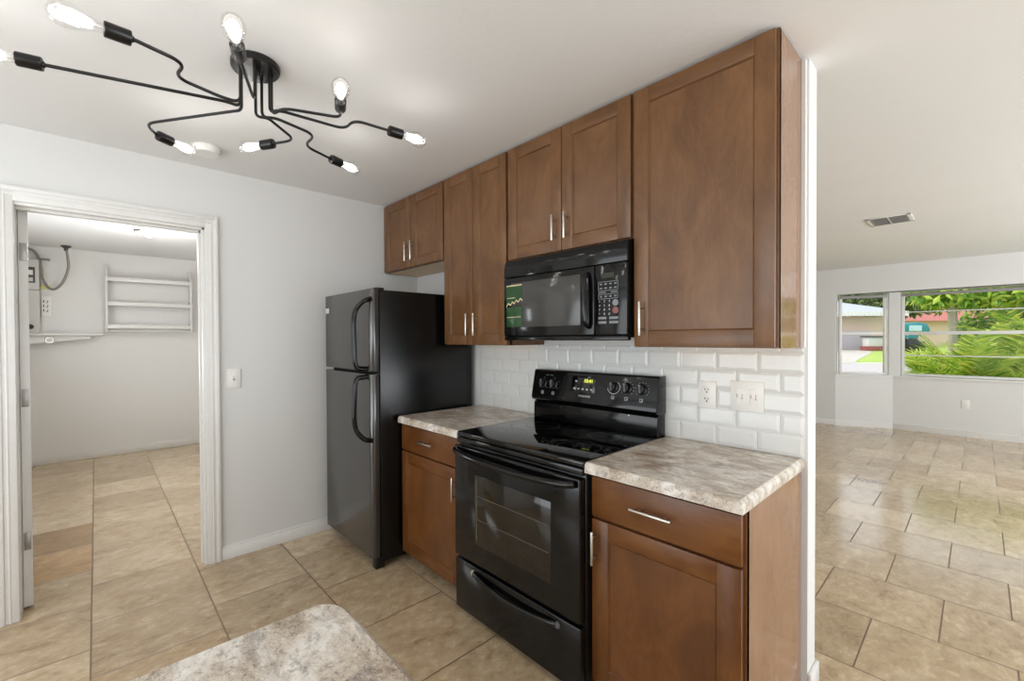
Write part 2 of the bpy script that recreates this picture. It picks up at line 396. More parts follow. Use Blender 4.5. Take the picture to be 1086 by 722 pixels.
# living-room front wall with a shallow bay
YW, YB, ZH, ZS = 6.70, 6.97, 2.03, .775
BX = [1.611, 2.235, 4.66, 5.29]
fw = MB().box(-2.1, BX[0], YW, YW+.15, 0, ZC).box(BX[3], 6.62, YW, YW+.15, 0, ZC).box(BX[0], BX[3], YW, YW+.15, ZH, ZC)
def bay(mb, z0, z1, t0=0.0, t1=.14, xs=None, mi=0):
    pin = [(BX[0], YW+t0), (BX[1], YB+t0), (BX[2], YB+t0), (BX[3], YW+t0)]
    pout = [(BX[0]-.03, YW+t1), (BX[1]-.03, YB+t1), (BX[2]+.03, YB+t1), (BX[3]+.03, YW+t1)]
    for i in range(3):
        mb.prism([pin[i], pin[i+1], pout[i+1], pout[i]], 'Z', z0, z1, mi=mi)
    return mb
bay(fw, 0, ZS)
fw.prism([(BX[0], YW+.02), (BX[3], YW+.02), (BX[2]+.03, YB+.14), (BX[1]-.03, YB+.14)], 'Z', ZH, ZH+.12)
# mullion posts at the two bay corners
fw.prism([(2.19, 6.953), (2.315, 6.97), (2.315, 7.08), (2.16, 7.07)], 'Z', ZS, ZH)
fw.prism([(4.59, 6.97), (4.705, 6.953), (4.73, 7.07), (4.59, 7.08)], 'Z', ZS, ZH)
struct(fw.build('wall_front', 'wall'))
sill = MB(); bay(sill, ZS, ZS+.02, -.035, .10); struct(sill.build('trim_2', 'trim'))

def bay_pt(a, b, s, n): # point along a->b at s metres, n outward
    d = (Vector(b)-Vector(a)).normalized(); q = Vector(a)+d*s; return q+Vector((-d.y, d.x))*n if True else q
def window(name, a, b, s0, s1, z0, z1, rails, strong, head_shadow=True):
    """framed window in the vertical plane over a->b (plan points)"""
    A, B = Vector(a), Vector(b); d = (B-A).normalized(); ang = math.atan2(d.y, d.x)
    mt = Matrix.Translation((A.x, A.y, 0)) @ Matrix.Rotation(ang, 4, 'Z')
    f = MB(); W = .032
    f.box(s0, s0+W, .03, .09, z0, z1, .003, mat=mt).box(s1-W, s1, .03, .09, z0, z1, .003, mat=mt)
    f.box(s0+W, s1-W, .03, .09, z0, z0+W, .003, mat=mt).box(s0+W, s1-W, .03, .09, z1-W, z1, .003, mat=mt)
    o = struct(f.build(name, 'frame'))
    for z, hh in rails:
        MB().box(s0+W, s1-W, .045, .08, z-hh/2, z+hh/2, .002, mat=mt).build('glazing_rail', 'frame', o)
    MB().box(s0+W, s1-W, .06, .064, z0+W, z1-W, mat=mt).build('pane', 'pane', o)
    if head_shadow: MB().box(s0+.01, s1-.01, -.0, .03, z1-.045, z1-.004, .006, mat=mt).build('head_shadow_strip', 'head_shadow', o)  # grey strip built for the shadow under the frame top
    return o
L1 = (Vector((BX[1], YB))-Vector((BX[0], YW))).length
window('window_1', (BX[0], YW), (BX[1], YB), .055, L1-.06, ZS+.025, ZH-.02, [(1.43, .04)], [])
window('window_2', (BX[1], YB), (BX[2], YB), .085, BX[2]-BX[1]-.075, ZS+.025, ZH-.02, [(1.735, .014), (1.425, .045), (1.10, .014)], [])
window('window_3', (BX[2], YB), (BX[3], YW), .06, L1-.055, ZS+.025, ZH-.02, [(1.43, .04)], [])

# baseboards
def bb(mb, x0, x1, y0, y1, h=.085): return mb.box(x0, x1, y0, y1, 0, h, .006).box(x0, x1, y0, y1, h*.72, h*.78, .002)
BT = .014
struct(MB().box(0, BT, -1.474, -.05, 0, .072, .004).box(0, BT*.7, -1.474, -.05, .07, .09, .004).build('baseboard_left', 'trim'))
struct(MB().box(-3.7, -3.7+BT, -2.75, -.62, 0, .085, .005).box(-3.7, -3.7+BT*.6, -2.75, -.62, .08, .1, .003).build('baseboard_closet', 'trim'))
mb = MB().box(2.652, 2.652+BT, -.0, .115+BT, 0, .085, .005).box(-2, 2.652+BT, .115, .115+BT, 0, .085, .005)
struct(mb.build('baseboard_partition', 'trim'))
mb = MB().box(-2, BX[0], YW-BT, YW, 0, .085, .004).box(BX[3], 6.5, YW-BT, YW, 0, .085, .004); bay(mb, 0, .085, -BT, .001); struct(mb.build('baseboard_front', 'trim'))

# door casing and jamb
CW = .071
mb = MB()
for y0, y1 in ((DY1, DY1+CW), (DY0-CW, DY0)):
    mb.box(0, .014, y0, y1, 0, DZ+CW, .004)
    oy = (y1-.022, y1) if y1 > -1.9 else (y0, y0+.022)
    mb.box(0, .020, oy[0], oy[1], 0, DZ+CW, .004)
    gy = (y0+.028, y0+.036) if y1 > -1.9 else (y1-.036, y1-.028)
    mb.box(0, .0165, gy[0], gy[1], 0, DZ+.036, .002)
mb.box(0, .0139, DY0-.002, DY1+.002, DZ, DZ+CW-.001, .001).box(0, .0199, DY0-CW+.02, DY1+CW-.02, DZ+CW-.022, DZ+CW-.0005, .002)
mb.box(0, .0163, DY0-.03, DY1+.03, DZ+.028, DZ+.036, .002)
struct(mb.build('trim_1', 'trim'))
mb = MB().box(-.125, .003, DY1-.016, DY1+.001, 0, DZ, .002).box(-.125, .003, DY0-.001, DY0+.002, 0, DZ).box(-.125, .003, DY0, DY1, DZ-.016, DZ+.001, .002)
mb.box(-.07, -.035, DY1-.028, DY1-.014, 0, DZ-.014, .002).box(-.07, -.035, DY0+.002, DY1-.014, DZ-.03, DZ-.014, .002)
o = struct(mb.build('trim_3', 'trim'))
MB().box(-.10, -.055, DY1-.019, DY1-.0155, 1.11, 1.19, .001).build('strike_plate', 'hinge', o)
# open door swung into the closet, seen edge-on
# local frame: slab length along -X rotated a little past square, thickness toward +Y
def door_box(mb, l0, l1, t0, t1, z0, z1, bev=.002):
    th = math.radians(7)
    mt = Matrix.Translation((-.10, DY0+.004, 0)) @ Matrix.Rotation(th, 4, 'Z')
    return mb.box(-l1, -l0, t0, t1, z0, z1, bev, mat=mt)
d1 = struct(door_box(MB(), 0, .78, 0, .036, .012, 2.04).build('door_1', 'trim'))
for z in (1.83, 1.085, .35):
    door_box(MB(), -.003, .0, .004, .03, z-.045, z+.045, .001).build('hinge', 'hinge', d1)

# ---------------------------------------------------------------- cabinets
def pull(name, p, length, axis, parent, out=.03):
    x, y, z = p; mb = MB(); h = length/2
    d = Vector((0, 0, 1)) if axis == 'Z' else Vector((1, 0, 0)); P = Vector((x, y-out, z))
    mb.cyl(P-d*h, P+d*h, .006, seg=14, bev=.0015)
    for s in (-1, 1):
        q = P+d*s*h*.62; mb.cyl(q, q+Vector((0, out, 0)), .0048, seg=12)
    return mb.build('handle', 'nickel', parent)
def shaker(parent, x0, x1, z0, z1, yf, wv, wh, fw_=.062, t=.019, name='door'):
    mb = MB(); b = .0016
    mb.box(x0, x0+fw_, yf, yf+t, z0, z1, b, 0).box(x1-fw_, x1, yf, yf+t, z0, z1, b, 0)
    mb.box(x0+fw_, x1-fw_, yf+.0003, yf+t, z1-fw_, z1, b, 1).box(x0+fw_, x1-fw_, yf+.0003, yf+t, z0, z0+fw_, b, 1)
    mb.box(x0+fw_-.004, x1-fw_+.004, yf+.0085, yf+t-.002, z0+fw_-.004, z1-fw_+.004, 0, 0)
    # small bevel moulding around the panel
    g = .0055
    a0, a1, c0, c1 = x0+fw_, x1-fw_, z0+fw_, z1-fw_
    yy0, yy1 = yf+.001, yf+.0085
    for (q0, q1, r0, r1, m_) in (((a0, c0), (a0, c1), (a0+g, c1-g), (a0+g, c0+g), 0), ((a1, c0), (a1, c1), (a1-g, c1-g), (a1-g, c0+g), 0),
                                 ((a0, c0), (a1, c0), (a1-g, c0+g), (a0+g, c0+g), 1), ((a0, c1), (a1, c1), (a1-g, c1-g), (a0+g, c1-g), 1)):
        mb.poly([(q0[0], yy0, q0[1]), (q1[0], yy0, q1[1]), (r0[0], yy1, r0[1]), (r1[0], yy1, r1[1])], m_)
    return mb.build(name, [wv, wh], parent)
ZT = 2.4186
def wall_cabinet(x0, x1, z0, label, doors, handles, hz, hl, side='wood', reveal=.007):
    t = thing('wall_cabinet', label, 'cabinet', ((x0+x1)/2, 0, z0), 'brown shaker wall cabinets')
    mb = MB()
    mb.box(x0, x0+.016, -.297, -.002, z0, ZT).box(x1-.016, x1, -.297, -.002, z0, ZT, 0, 1).box(x0+.016, x1-.016, -.297, -.002, ZT-.016, ZT)
    mb.box(x0+.016, x1-.016, -.012, -.002, z0, ZT-.016)
    for a, b in ((x0, x0+.035), (x1-.035, x1)): mb.box(a, b, -.2985, -.28, z0, ZT)
    mb.box(x0+.035, x1-.035, -.2985, -.28, z0, z0+.035).box(x0+.035, x1-.035, -.2985, -.28, ZT-.04, ZT)
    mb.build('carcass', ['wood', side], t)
    MB().box(x0+.0165, x1-.0165, -.2795, -.0125, z0+.001, z0+.009).build('bottom_panel', 'maple', t)
    n = doors; wd = (x1-x0-2*reveal-(n-1)*.004)/n
    for i in range(n):
        a = x0+reveal+i*(wd+.004)
        d = shaker(t, a, a+wd, z0+.004, ZT-.006, -.318, 'wood', 'wood_x')
        for hx in handles:
            if a < hx < a+wd: pull('handle', (hx, -.318, hz), hl, 'Z', d)
    return t
wall_cabinet(.002, .7825, 1.8956, 'short brown two-door wall cabinet above the black refrigerator', 2, (.352, .428), 2.012, .138)
wall_cabinet(.7835, 1.3655, 1.338, 'tall narrow two-door brown wall cabinet between fridge and microwave', 2, (1.040, 1.108), 1.462, .135)
wall_cabinet(1.3675, 2.1105, 1.804, 'brown two-door wall cabinet directly above the black microwave', 2, (1.702, 1.775), 1.921, .128)
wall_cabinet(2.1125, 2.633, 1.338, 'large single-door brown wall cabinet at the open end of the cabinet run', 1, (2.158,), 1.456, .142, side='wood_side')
o = tag(MB().box(2.6335, 2.646, -.028, -.001, 1.338, ZT).build('filler_strip', 'trim'), 'narrow white filler strip beside the end wall cabinet', 'trim strip')

# base cabinets
def base_cabinet(x0, x1, label, hinge_x, side):
    t = thing('base_cabinet', label, 'cabinet', ((x0+x1)/2, 0, 0), 'brown base cabinets')
    mb = MB(); zt = .872
    mb.box(x0, x0+.018, -.612, -.02, .088, zt).box(x1-.018, x1, -.614, -.02, 0.0 if side != 'wood_low' else .088, zt, 0, 1)
    mb.box(x0+.018, x1-.018, -.03, -.02, .088, zt).box(x0+.018, x1-.018, -.6, -.03, .088, .106)
    for a, b in ((x0, x0+.038), (x1-.038, x1)): mb.box(a, b, -.6155, -.596, .088, zt)
    mb.box(x0+.038, x1-.038, -.6155, -.596, zt-.03, zt).box(x0+.038, x1-.038, -.6155, -.596, .688, .71).box(x0+.038, x1-.038, -.6155, -.596, .088, .115)
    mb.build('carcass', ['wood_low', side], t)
    MB().box(x0+.01, x1-.019, -.545, -.53, 0, .09).build('toe_kick', 'gap', t)
    a, b = x0+.006, x1-.008
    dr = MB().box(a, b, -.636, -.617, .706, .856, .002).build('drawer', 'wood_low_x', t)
    pull('handle', ((a+b)/2-.012, -.636, .785), .145, 'X', dr)
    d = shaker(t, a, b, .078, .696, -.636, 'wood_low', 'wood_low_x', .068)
    pull('handle', (hinge_x, -.636, .595), .125, 'Z', d)
    return t
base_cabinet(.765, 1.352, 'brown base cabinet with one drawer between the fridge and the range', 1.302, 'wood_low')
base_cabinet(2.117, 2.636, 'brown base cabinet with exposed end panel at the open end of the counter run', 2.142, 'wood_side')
def counter(x0, x1, label, ends):
    mb = MB(); b = bmesh.new()
    y0, y1, z0, z1 = -.672, -.003, .873, .9108
    V = {}
    mb.prism([(y0, z0), (y1, z0), (y1, z1), (y0+.012, z1), (y0+.003, z1-.008), (y0, z1-.016)], 'X', x0, x1)
    return tag(mb.build('countertop', 'granite'), label, 'countertop', 'laminate countertops')
counter(.785, 1.3535, 'speckled beige-grey laminate countertop between the fridge and the range', 0)
# end counter with a chamfered front corner edge on two sides
mb = MB(); b = bmesh.new()
x0, x1, y0, y1, z0, z1 = 2.1155, 2.6425, -.672, -.003, .873, .9108
for zz, ins in ((z0, 0), (z1-.016, 0), (z1-.007, .003), (z1, .012)):
    pass
rings = []
for zz, ins in ((z0, 0), (z1-.016, 0), (z1-.007, .003), (z1, .012)):
    rings.append([b.verts.new(p) for p in ((x0, y0+ins, zz), (x1-ins, y0+ins, zz), (x1-ins, y1, zz), (x0, y1, zz))])
for A, B in zip(rings, rings[1:]):
    for i in range(4): b.faces.new((A[i], A[(i+1) % 4], B[(i+1) % 4], B[i]))
b.faces.new(rings[0][::-1]); b.faces.new(rings[-1]); bmesh.ops.recalc_face_normals(b, faces=b.faces); mb._merge(b)
tag(mb.build('countertop', 'granite'), 'speckled beige-grey laminate countertop below the two wall plates at the run end', 'countertop', 'laminate countertops')

# ---------------------------------------------------------------- backsplash tiles
P_, TL, G = .0805, .156, .0011
mb = MB(); xa, xb = .79, 2.643; z_lo, z_hi = .912, 1.340
mb.box(xa, xb, -.0035, -.0005, z_lo, z_hi, 0, 1)
rowi = 0; z = .914
while z < z_hi-.004:
    z1 = min(z+P_, z_hi); offx = 0 if rowi % 2 == 0 else TL/2
    x = xb-(0 if (3-rowi) % 2 else TL/2)
    xr = xb; first = True
    while xr > xa+.004:
        if first: xl = xb-(TL if (rowi % 2 == 0) else TL/2)
        else: xl = xr-TL
        first = False; xl = max(xl, xa)
        a0, a1, c0, c1 = xl+G, xr-G, z+G, z1-G; bv = min(.012, (a1-a0)/2.2, (c1-c0)/2.2)
        O = [(a0, c0), (a1, c0), (a1, c1), (a0, c1)]; I = [(a0+bv, c0+bv), (a1-bv, c0+bv), (a1-bv, c1-bv), (a0+bv, c1-bv)]
        yb_, ye, yt = -.003, -.0062, -.0092
        for i in range(4):
            j = (i+1) % 4
            mb.poly([(O[i][0], yb_, O[i][1]), (O[j][0], yb_, O[j][1]), (O[j][0], ye, O[j][1]), (O[i][0], ye, O[i][1])])
            mb.poly([(O[i][0], ye, O[i][1]), (O[j][0], ye, O[j][1]), (I[j][0], yt, I[j][1]), (I[i][0], yt, I[i][1])])
        mb.poly([(p[0], yt, p[1]) for p in I])
        xr = xl
    z += P_; rowi += 1
tag(mb.build('tile_backsplash', ['tile', 'grout'], smooth=False), 'glossy white subway tile backsplash behind the range and counters', 'backsplash')

# ---------------------------------------------------------------- refrigerator
FX0, FX1 = .0785, .7453
fr = thing('refrigerator', 'black top-freezer refrigerator standing in the corner beside the base cabinet', 'refrigerator', ((FX0+FX1)/2, -.4, 0))
MB().box(FX0, FX1, -.7692, -.045, .035, 1.672, .006).build('body', 'fridge', fr)
MB().box(FX0+.012, FX1-.01, -.775, -.765, .10, 1.668).build('gasket', 'gasket', fr)
def fdoor(z0, z1, name):
    pl = [(FX0, -.777), (FX1, -.777), (FX1, -.800)]
    cx, cy, r = FX1-.03, -.7995, .03
    for k in range(0, 9):
        a = math.radians(90*k/8); pl.append((cx+r*math.cos(a), cy-.028*math.sin(a)))
    pl += [(FX0+.008, -.8275), (FX0+.002, -.825), (FX0, -.818)]
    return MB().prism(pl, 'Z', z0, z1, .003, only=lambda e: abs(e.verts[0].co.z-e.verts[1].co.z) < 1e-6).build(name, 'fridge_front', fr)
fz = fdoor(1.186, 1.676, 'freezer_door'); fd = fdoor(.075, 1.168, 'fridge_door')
def fhandle(parent, zs):
    e_ = .022 if zs[1] > zs[0] else -.022
    pts = [(FX1-.014, -.818, zs[0]), (FX1-.014, -.866, zs[0]+(zs[1]-zs[0])*.03), (FX1-.045, -.905, zs[0]+(zs[1]-zs[0])*.16), (.700, -.915, zs[0]+(zs[1]-zs[0])*.34), (.698, -.908, zs[1]-e_*2), (.698, -.896, zs[1]-e_*.2), (.70, -.824, zs[1])]
    MB().tube(fillet(pts, .05, 7), .0165, 14, flat=.9).build('handle', 'black', parent)
fhandle(fz, (1.615, 1.200)); fhandle(fd, (.775, 1.154))
MB().box(.09, .150, -.8295, -.8275, 1.556, 1.592, .0008).build('badge', 'silver_print', fz)
mb = MB().box(FX0+.01, FX1-.03, -.76, -.74, .012, .075, .003); mb.build('kick_grille', 'black_mid', fr)
mb = MB().prism([(FX1-.055, .0), (FX1-.005, .0), (FX1-.005, .07), (FX1-.03, .085), (FX1-.055, .07)], 'Y', -.80, -.745, .004)
mb.build('hinge_foot', 'black_mid', fr)
for xx in (FX0+.05, FX1-.05): MB().cyl((xx, -.12, 0), (xx, -.12, .04), .02).build('foot', 'black_mid', fr)
MB().cyl((FX0+.05, -.72, 0), (FX0+.05, -.72, .04), .02).build('foot', 'black_mid', fr)
MB().prism([(FX1-.06, -.79), (FX1-.004, -.79), (FX1-.004, -.735), (FX1-.06, -.72)], 'Z', 1.6725, 1.685, .002).build('hinge_cover', 'black_mid', fr)

# ---------------------------------------------------------------- range
RX0, RX1 = 1.357, 2.112
rg = thing('range', 'black glass-top electric range between the two counters', 'stove', ((RX0+RX1)/2, -.35, 0))
MB().box(RX0, RX1, -.655, -.02, .03, .885, .003).build('body', 'black_mid', rg)
for xx in (RX0+.04, RX1-.04):
    for yy in (-.62, -.08): MB().cyl((xx, yy, 0), (xx, yy, .032), .016).build('foot', 'black_mid', rg)
ct = MB().box(RX0, RX1, -.672, -.075, .886, .9125, .006, seg=3).build('cooktop', 'black_glass', rg)
MB().box(RX0+.003, RX1-.003, -.676, -.655, .857, .885, .004).build('front_rail', 'black', rg)
for cx, cy, r in ((1.94, -.50, .115), (1.925, -.235, .08), (1.555, -.245, .09), (1.55, -.50, .085)):
    prof = [(r, 0), (r+.0028, 0), (r+.0028, .0004), (r, .0004)]
    mb = MB(); b = bmesh.new(); seg = 64
    for rr0, rr1 in ((r, r+.003), (r*.6, r*.6+.0015)) if r > .1 else ((r, r+.003),):
        A = [b.verts.new((cx+rr0*math.cos(2*PI*k/seg), cy+rr0*math.sin(2*PI*k/seg), .9129)) for k in range(seg)]
        B = [b.verts.new((cx+rr1*math.cos(2*PI*k/seg), cy+rr1*math.sin(2*PI*k/seg), .9129)) for k in range(seg)]
        for k in range(seg): b.faces.new((A[k], B[k], B[(k+1) % seg], A[(k+1) % seg]))
    mb._merge(b); mb.build('burner_ring', 'ring', ct)
# oven door
od = MB().box(RX0+.004, RX1-.004, -.692, -.657, .30, .848, .006, seg=3).build('oven_door', 'black', rg)
MB().box(1.513, 1.972, -.6935, -.691, .40, .728, .001).build('oven_window', 'oven_glass', od)
for zz in (.63, .52): MB().box(1.525, 1.96, -.6942, -.6936, zz, zz+.0025).build('rack_line', 'rack', od)
MB().box(1.524, 1.530, -.6942, -.6936, .42, .71).build('rack_line', 'rack', od)
pts = []
for k in range(21):
    u = k/20; x = RX0+.022+u*(RX1-RX0-.044); bow = math.sin(PI*u)**.55
    pts.append((x, -.700-.047*bow, .828-.012*bow))
MB().tube(pts, .0145, 14, flat=.95, radii=[.016-.002*math.sin(PI*k/20) for k in range(21)]).build('oven_handle', 'black', od)
mb = MB()
for zz in (.857,): mb.box(RX0+.02, RX1-.02, -.677, -.6765, zz+.004, zz+.010)
# drawer with arched pull
dw = MB().box(RX0+.004, RX1-.004, -.689, -.657, .035, .283, .006, seg=3).build('storage_drawer', 'black', rg)
pts = []
for k in range(21):
    u = k/20; x = 1.50+u*.50; bow = math.sin(PI*u)
    pts.append((x, -.690-.022*bow**.6, .252-.020*bow))
MB().tube(pts, .0115, 12, flat=1.1).build('drawer_handle', 'black', dw)
for xx, cm in ((1.497, 'nickel'), (2.003, 'knob_grey')): MB().lathe([(0, -.004), (.013, -.004), (.0135, .004), (.009, .010), (0, .0115)], (xx, -.691, .252), (0, -1, 0)).build('handle_cap', cm, dw)  # unlike cap materials put in the stronger highlight at one end
# backguard: profile in (y, z)
bgd = MB().prism([(-.012, .885), (-.092, .9127), (-.088, 1.005), (-.070, 1.020), (-.070, 1.022), (-.012, 1.022)], 'X', RX0+.004, RX1-.004, .002).build('backguard', 'black', rg)
cons = MB().prism([(-.010, 1.018), (-.070, 1.018), (-.100, 1.020), (-.110, 1.032), (-.108, 1.05), (-.078, 1.190), (-.070, 1.196), (-.010, 1.196)], 'X', RX0, RX1, .003).build('control_panel', 'black', rg)
tilt = math.atan2(.030, .14); CR = Matrix.Rotation(PI/2-tilt, 4, 'X')
def cp(x, z, lift=0.0):  # a point on the sloped console face
    y = -.108+(z-1.05)/.14*.030; return Vector((x, y-lift*math.cos(tilt), z+lift*math.sin(tilt)))
nrm = Vector((0, -math.cos(tilt), math.sin(tilt)))
KX = [(1.437, 1.118), (1.512, 1.118), (1.885, 1.130), (1.958, 1.130), (2.035, 1.130)]
for i, (x, z) in enumerate(KX):
    k = MB().lathe([(0, 0), (.0265, 0), (.0265, .006), (.021, .009), (.0195, .022), (.0185, .024), (0, .024)], cp(x, z, .0005), nrm, 28).build('knob', 'black_mid', rg)
    mb = MB(); q = cp(x, z, .024); rot = Matrix.Translation(q) @ CR @ Matrix.Rotation(math.radians(8), 4, 'Z')
    mb.box(-.0048, .0048, -.021, .021, -.002, .007, .002, mat=rot).build('knob_grip', 'knob_grey', k)
    mb = MB(); mb.box(-.0008, .0008, .008, .020, .0071, .0075, mat=rot); mb.build('knob_pointer', 'silver_print', k)
    # scale dots around the knob (a ring on the third) and the element symbol below
    at = Matrix.Translation(cp(x, z)) @ CR
    if i == 2:
        mb = MB(); b = bmesh.new(); ro, ri = [], []
        for a in range(0, 221, 6):
            aa = math.radians(50-a)
            ro.append(b.verts.new((math.cos(aa)*.0345, math.sin(aa)*.0345, .0007))); ri.append(b.verts.new((math.cos(aa)*.0318, math.sin(aa)*.0318, .0007)))
        for a in range(len(ro)-1): b.faces.new((ri[a], ri[a+1], ro[a+1], ro[a]))
        mb._merge(b, 0, at); mb.build('dial_ring', 'silver_print', rg)
    else:
        for a in range(-130, 131, 26 if i > 2 else 65):
            aa = math.radians(90-a); px, py = math.cos(aa)*.034, math.sin(aa)*.034
            MB().box(px-.0014, px+.0014, py-.0014, py+.0014, .0004, .0008, mat=at).build('dial_dot', 'silver_print', rg)
    mb = MB(); b = bmesh.new(); q = Matrix.Translation(cp(x, z-.050)) @ CR
    O = [b.verts.new(v) for v in ((-.008, -.008, .0007), (.008, -.008, .0007), (.008, .008, .0007), (-.008, .008, .0007))]
    I = [b.verts.new(v) for v in ((-.0062, -.0062, .0007), (.0062, -.0062, .0007), (.0062, .0062, .0007), (-.0062, .0062, .0007))]
    for a in range(4): b.faces.new((O[a], O[(a+1) % 4], I[(a+1) % 4], I[a]))
    mb._merge(b, 0, q); mb.build('element_symbol', 'silver_print', rg)
    MB().box(.0005, .0045, -.004, .0, .0004, .0008, mat=q).build('element_dot', 'silver_print', rg)
dp = MB().box(-.074, .074, -.042, .042, .0002, .0012, .0004, mat=Matrix.Translation(cp(1.705, 1.132)) @ CR).build('display_window', 'black_glass', rg)
MB().box(-.002, .060, -.002, .026, .0011, .0016, mat=Matrix.Translation(cp(1.705, 1.137)) @ CR).build('clock_screen', 'lcd', dp)
text('clock_digits', '10:41', .026, cp(1.736, 1.149, .0018), CR, 'display', dp, .0003)
for j in range(5): MB().box(-.0055, .0055, -.004, .004, .0012, .0017, .0004, mat=Matrix.Translation(cp(1.652+j*.0265, 1.106)) @ CR).build('display_button', 'silver_print', dp)
MB().box(-.006, .006, -.004, .004, .0012, .0017, mat=Matrix.Translation(cp(1.660, 1.145)) @ CR).build('display_button', 'silver_print', dp)
text('brand_lettering', 'FRIGIDAIRE', .0145, cp(1.72, 1.070, .0006), CR, 'silver_print', rg, .0004)
text('dial_lettering', 'FRONT   REAR', .008, cp(1.474, 1.166, .0006), CR, 'grey_print', rg, .0003)
MB().box(-.004, .004, -.003, .003, 0, .0008, mat=Matrix.Translation((1.965, -.0895, 1.0)) @ FACE).build('indicator_light', 'nickel', rg)

# ---------------------------------------------------------------- microwave
MX0, MX1, MY, MZ0, MZ1 = 1.3735, 2.1075, -.352, 1.366, 1.7995
mw = thing('microwave', 'black over-the-range microwave hanging under the two-door wall cabinet', 'microwave', ((MX0+MX1)/2, -.17, MZ0))
MB().box(MX0+.002, MX1-.002, -.318, -.012, MZ0+.012, MZ1, .003).build('body', 'black_mid', mw)
MB().prism([(-.318, 1.704), (-.352, 1.704), (-.350, 1.76), (-.340, MZ1-.004), (-.318, MZ1-.002)], 'X', MX0, MX1, .003).build('top_grille', 'black', mw)
dr = MB().box(MX0, 1.946, MY, -.318, 1.388, 1.702, .006, seg=3).build('door', 'black', mw)
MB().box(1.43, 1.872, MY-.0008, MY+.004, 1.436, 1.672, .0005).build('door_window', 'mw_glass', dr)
pts = [(1.918, MY, 1.668), (1.915, MY-.028, 1.655), (1.914, MY-.038, 1.60), (1.916, MY-.038, 1.50), (1.92, MY-.03, 1.44), (1.922, MY, 1.425)]
MB().tube(fillet(pts, .03, 6), .0115, 12, flat=.8).build('door_handle', 'black', dr)
st = MB().box(1.395, 1.508, MY-.0016, MY-.0002, 1.44, 1.545, .0004).prism([(1.395, 1.553), (1.508, 1.583), (1.511, 1.662), (1.395, 1.662)], 'Y', MY-.0016, MY-.0002).build('green_patch', 'green_patch', dr)  # two green shapes laid flat on the door
mb = MB(); zz = [(1.396+.0145*k, 1.548+(.014 if k % 2 else 0)+.0036*k) for k in range(9)]
for k in range(8):
    (xa_, za), (xb_, zb) = zz[k], zz[k+1]
    mb.poly([(xa_, MY-.0018, za-.004), (xb_, MY-.0018, zb-.004), (xb_, MY-.0018, zb+.004), (xa_, MY-.0018, za+.004)])
mb.build('zigzag_strip', 'cream', dr)
for x0, x1, z0, z1 in ((1.396, 1.508, 1.656, 1.662), (1.40, 1.50, 1.489, 1.492), (1.402, 1.46, 1.592, 1.595)): MB().box(x0, x1, MY-.0019, MY-.0017, z0, z1).build('cream_line', 'cream', dr)
pn = MB().box(1.949, MX1, MY, -.318, 1.388, 1.702, .006, seg=3).build('control_panel', 'black', mw)
MB().box(MX0, MX1, -.347, -.318, MZ0, 1.386, .004).build('bottom_trim', 'black', mw)
MB().box(1.985, 2.045, MY-.0008, MY+.001, 1.640, 1.662).build('clock_display', 'lcd', pn)
yk = MY-.0006
def keyframe(mb, x0, x1, z0, z1, w_=.0022):
    mb.box(x0, x1, yk, yk+.001, z0, z0+w_).box(x0, x1, yk, yk+.001, z1-w_, z1).box(x0, x0+w_, yk, yk+.001, z0, z1).box(x1-w_, x1, yk, yk+.001, z0, z1)
for x0, x1, z0, z1 in ((1.968, 2.065, 1.584, 1.625), (1.968, 2.065, 1.548, 1.570)):
    mb = MB(); b = bmesh.new(); w_ = .0022
    O = [b.verts.new(v) for v in ((x0, yk, z0), (x1, yk, z0), (x1, yk, z1), (x0, yk, z1))]
    I = [b.verts.new(v) for v in ((x0+w_, yk, z0+w_), (x1-w_, yk, z0+w_), (x1-w_, yk, z1-w_), (x0+w_, yk, z1-w_))]
    for a in range(4): b.faces.new((O[a], O[(a+1) % 4], I[(a+1) % 4], I[a]))
    mb._merge(b); mb.build('key_frame', 'grey_print', pn)
    for j in range(4):
        for r_ in range(2 if z1-z0 > .03 else 1):
            cx = x0+.013+j*(x1-x0-.026)/3; cz = z0+(z1-z0)*(.5 if z1-z0 < .03 else (.28+.44*r_))
            MB().box(cx-.006, cx+.006, yk, yk+.001, cz-.003, cz+.003).build('menu_key', 'grey_print', pn)
for x0, x1 in ((1.968, 2.005), (2.03, 2.065)): MB().box(x0, x1, yk, yk+.001, 1.575, 1.579).build('key_divider', 'grey_print', pn)
for r_ in range(4):
    for c_ in range(3):
        s_ = ['123', '456', '789', '*0#'][r_][c_]
        text('number_key', s_, .0135, (1.974+c_*.0245, yk, 1.538-r_*.0185), FACE, 'silver_print', pn, .0003)
for cz, mt_ in ((1.530, 'grey_print'), (1.497, 'red_print')):
    MB().cyl((2.052, yk+.001, cz), (2.052, yk, cz), .0145, seg=28).build('round_key', mt_, pn)
for z0 in (1.459, 1.440):
    for x0, x1 in ((1.968, 2.008), (2.022, 2.065)): MB().box(x0, x1, yk, yk+.001, z0, z0+.011, .0004).build('start_key', 'grey_print', pn)

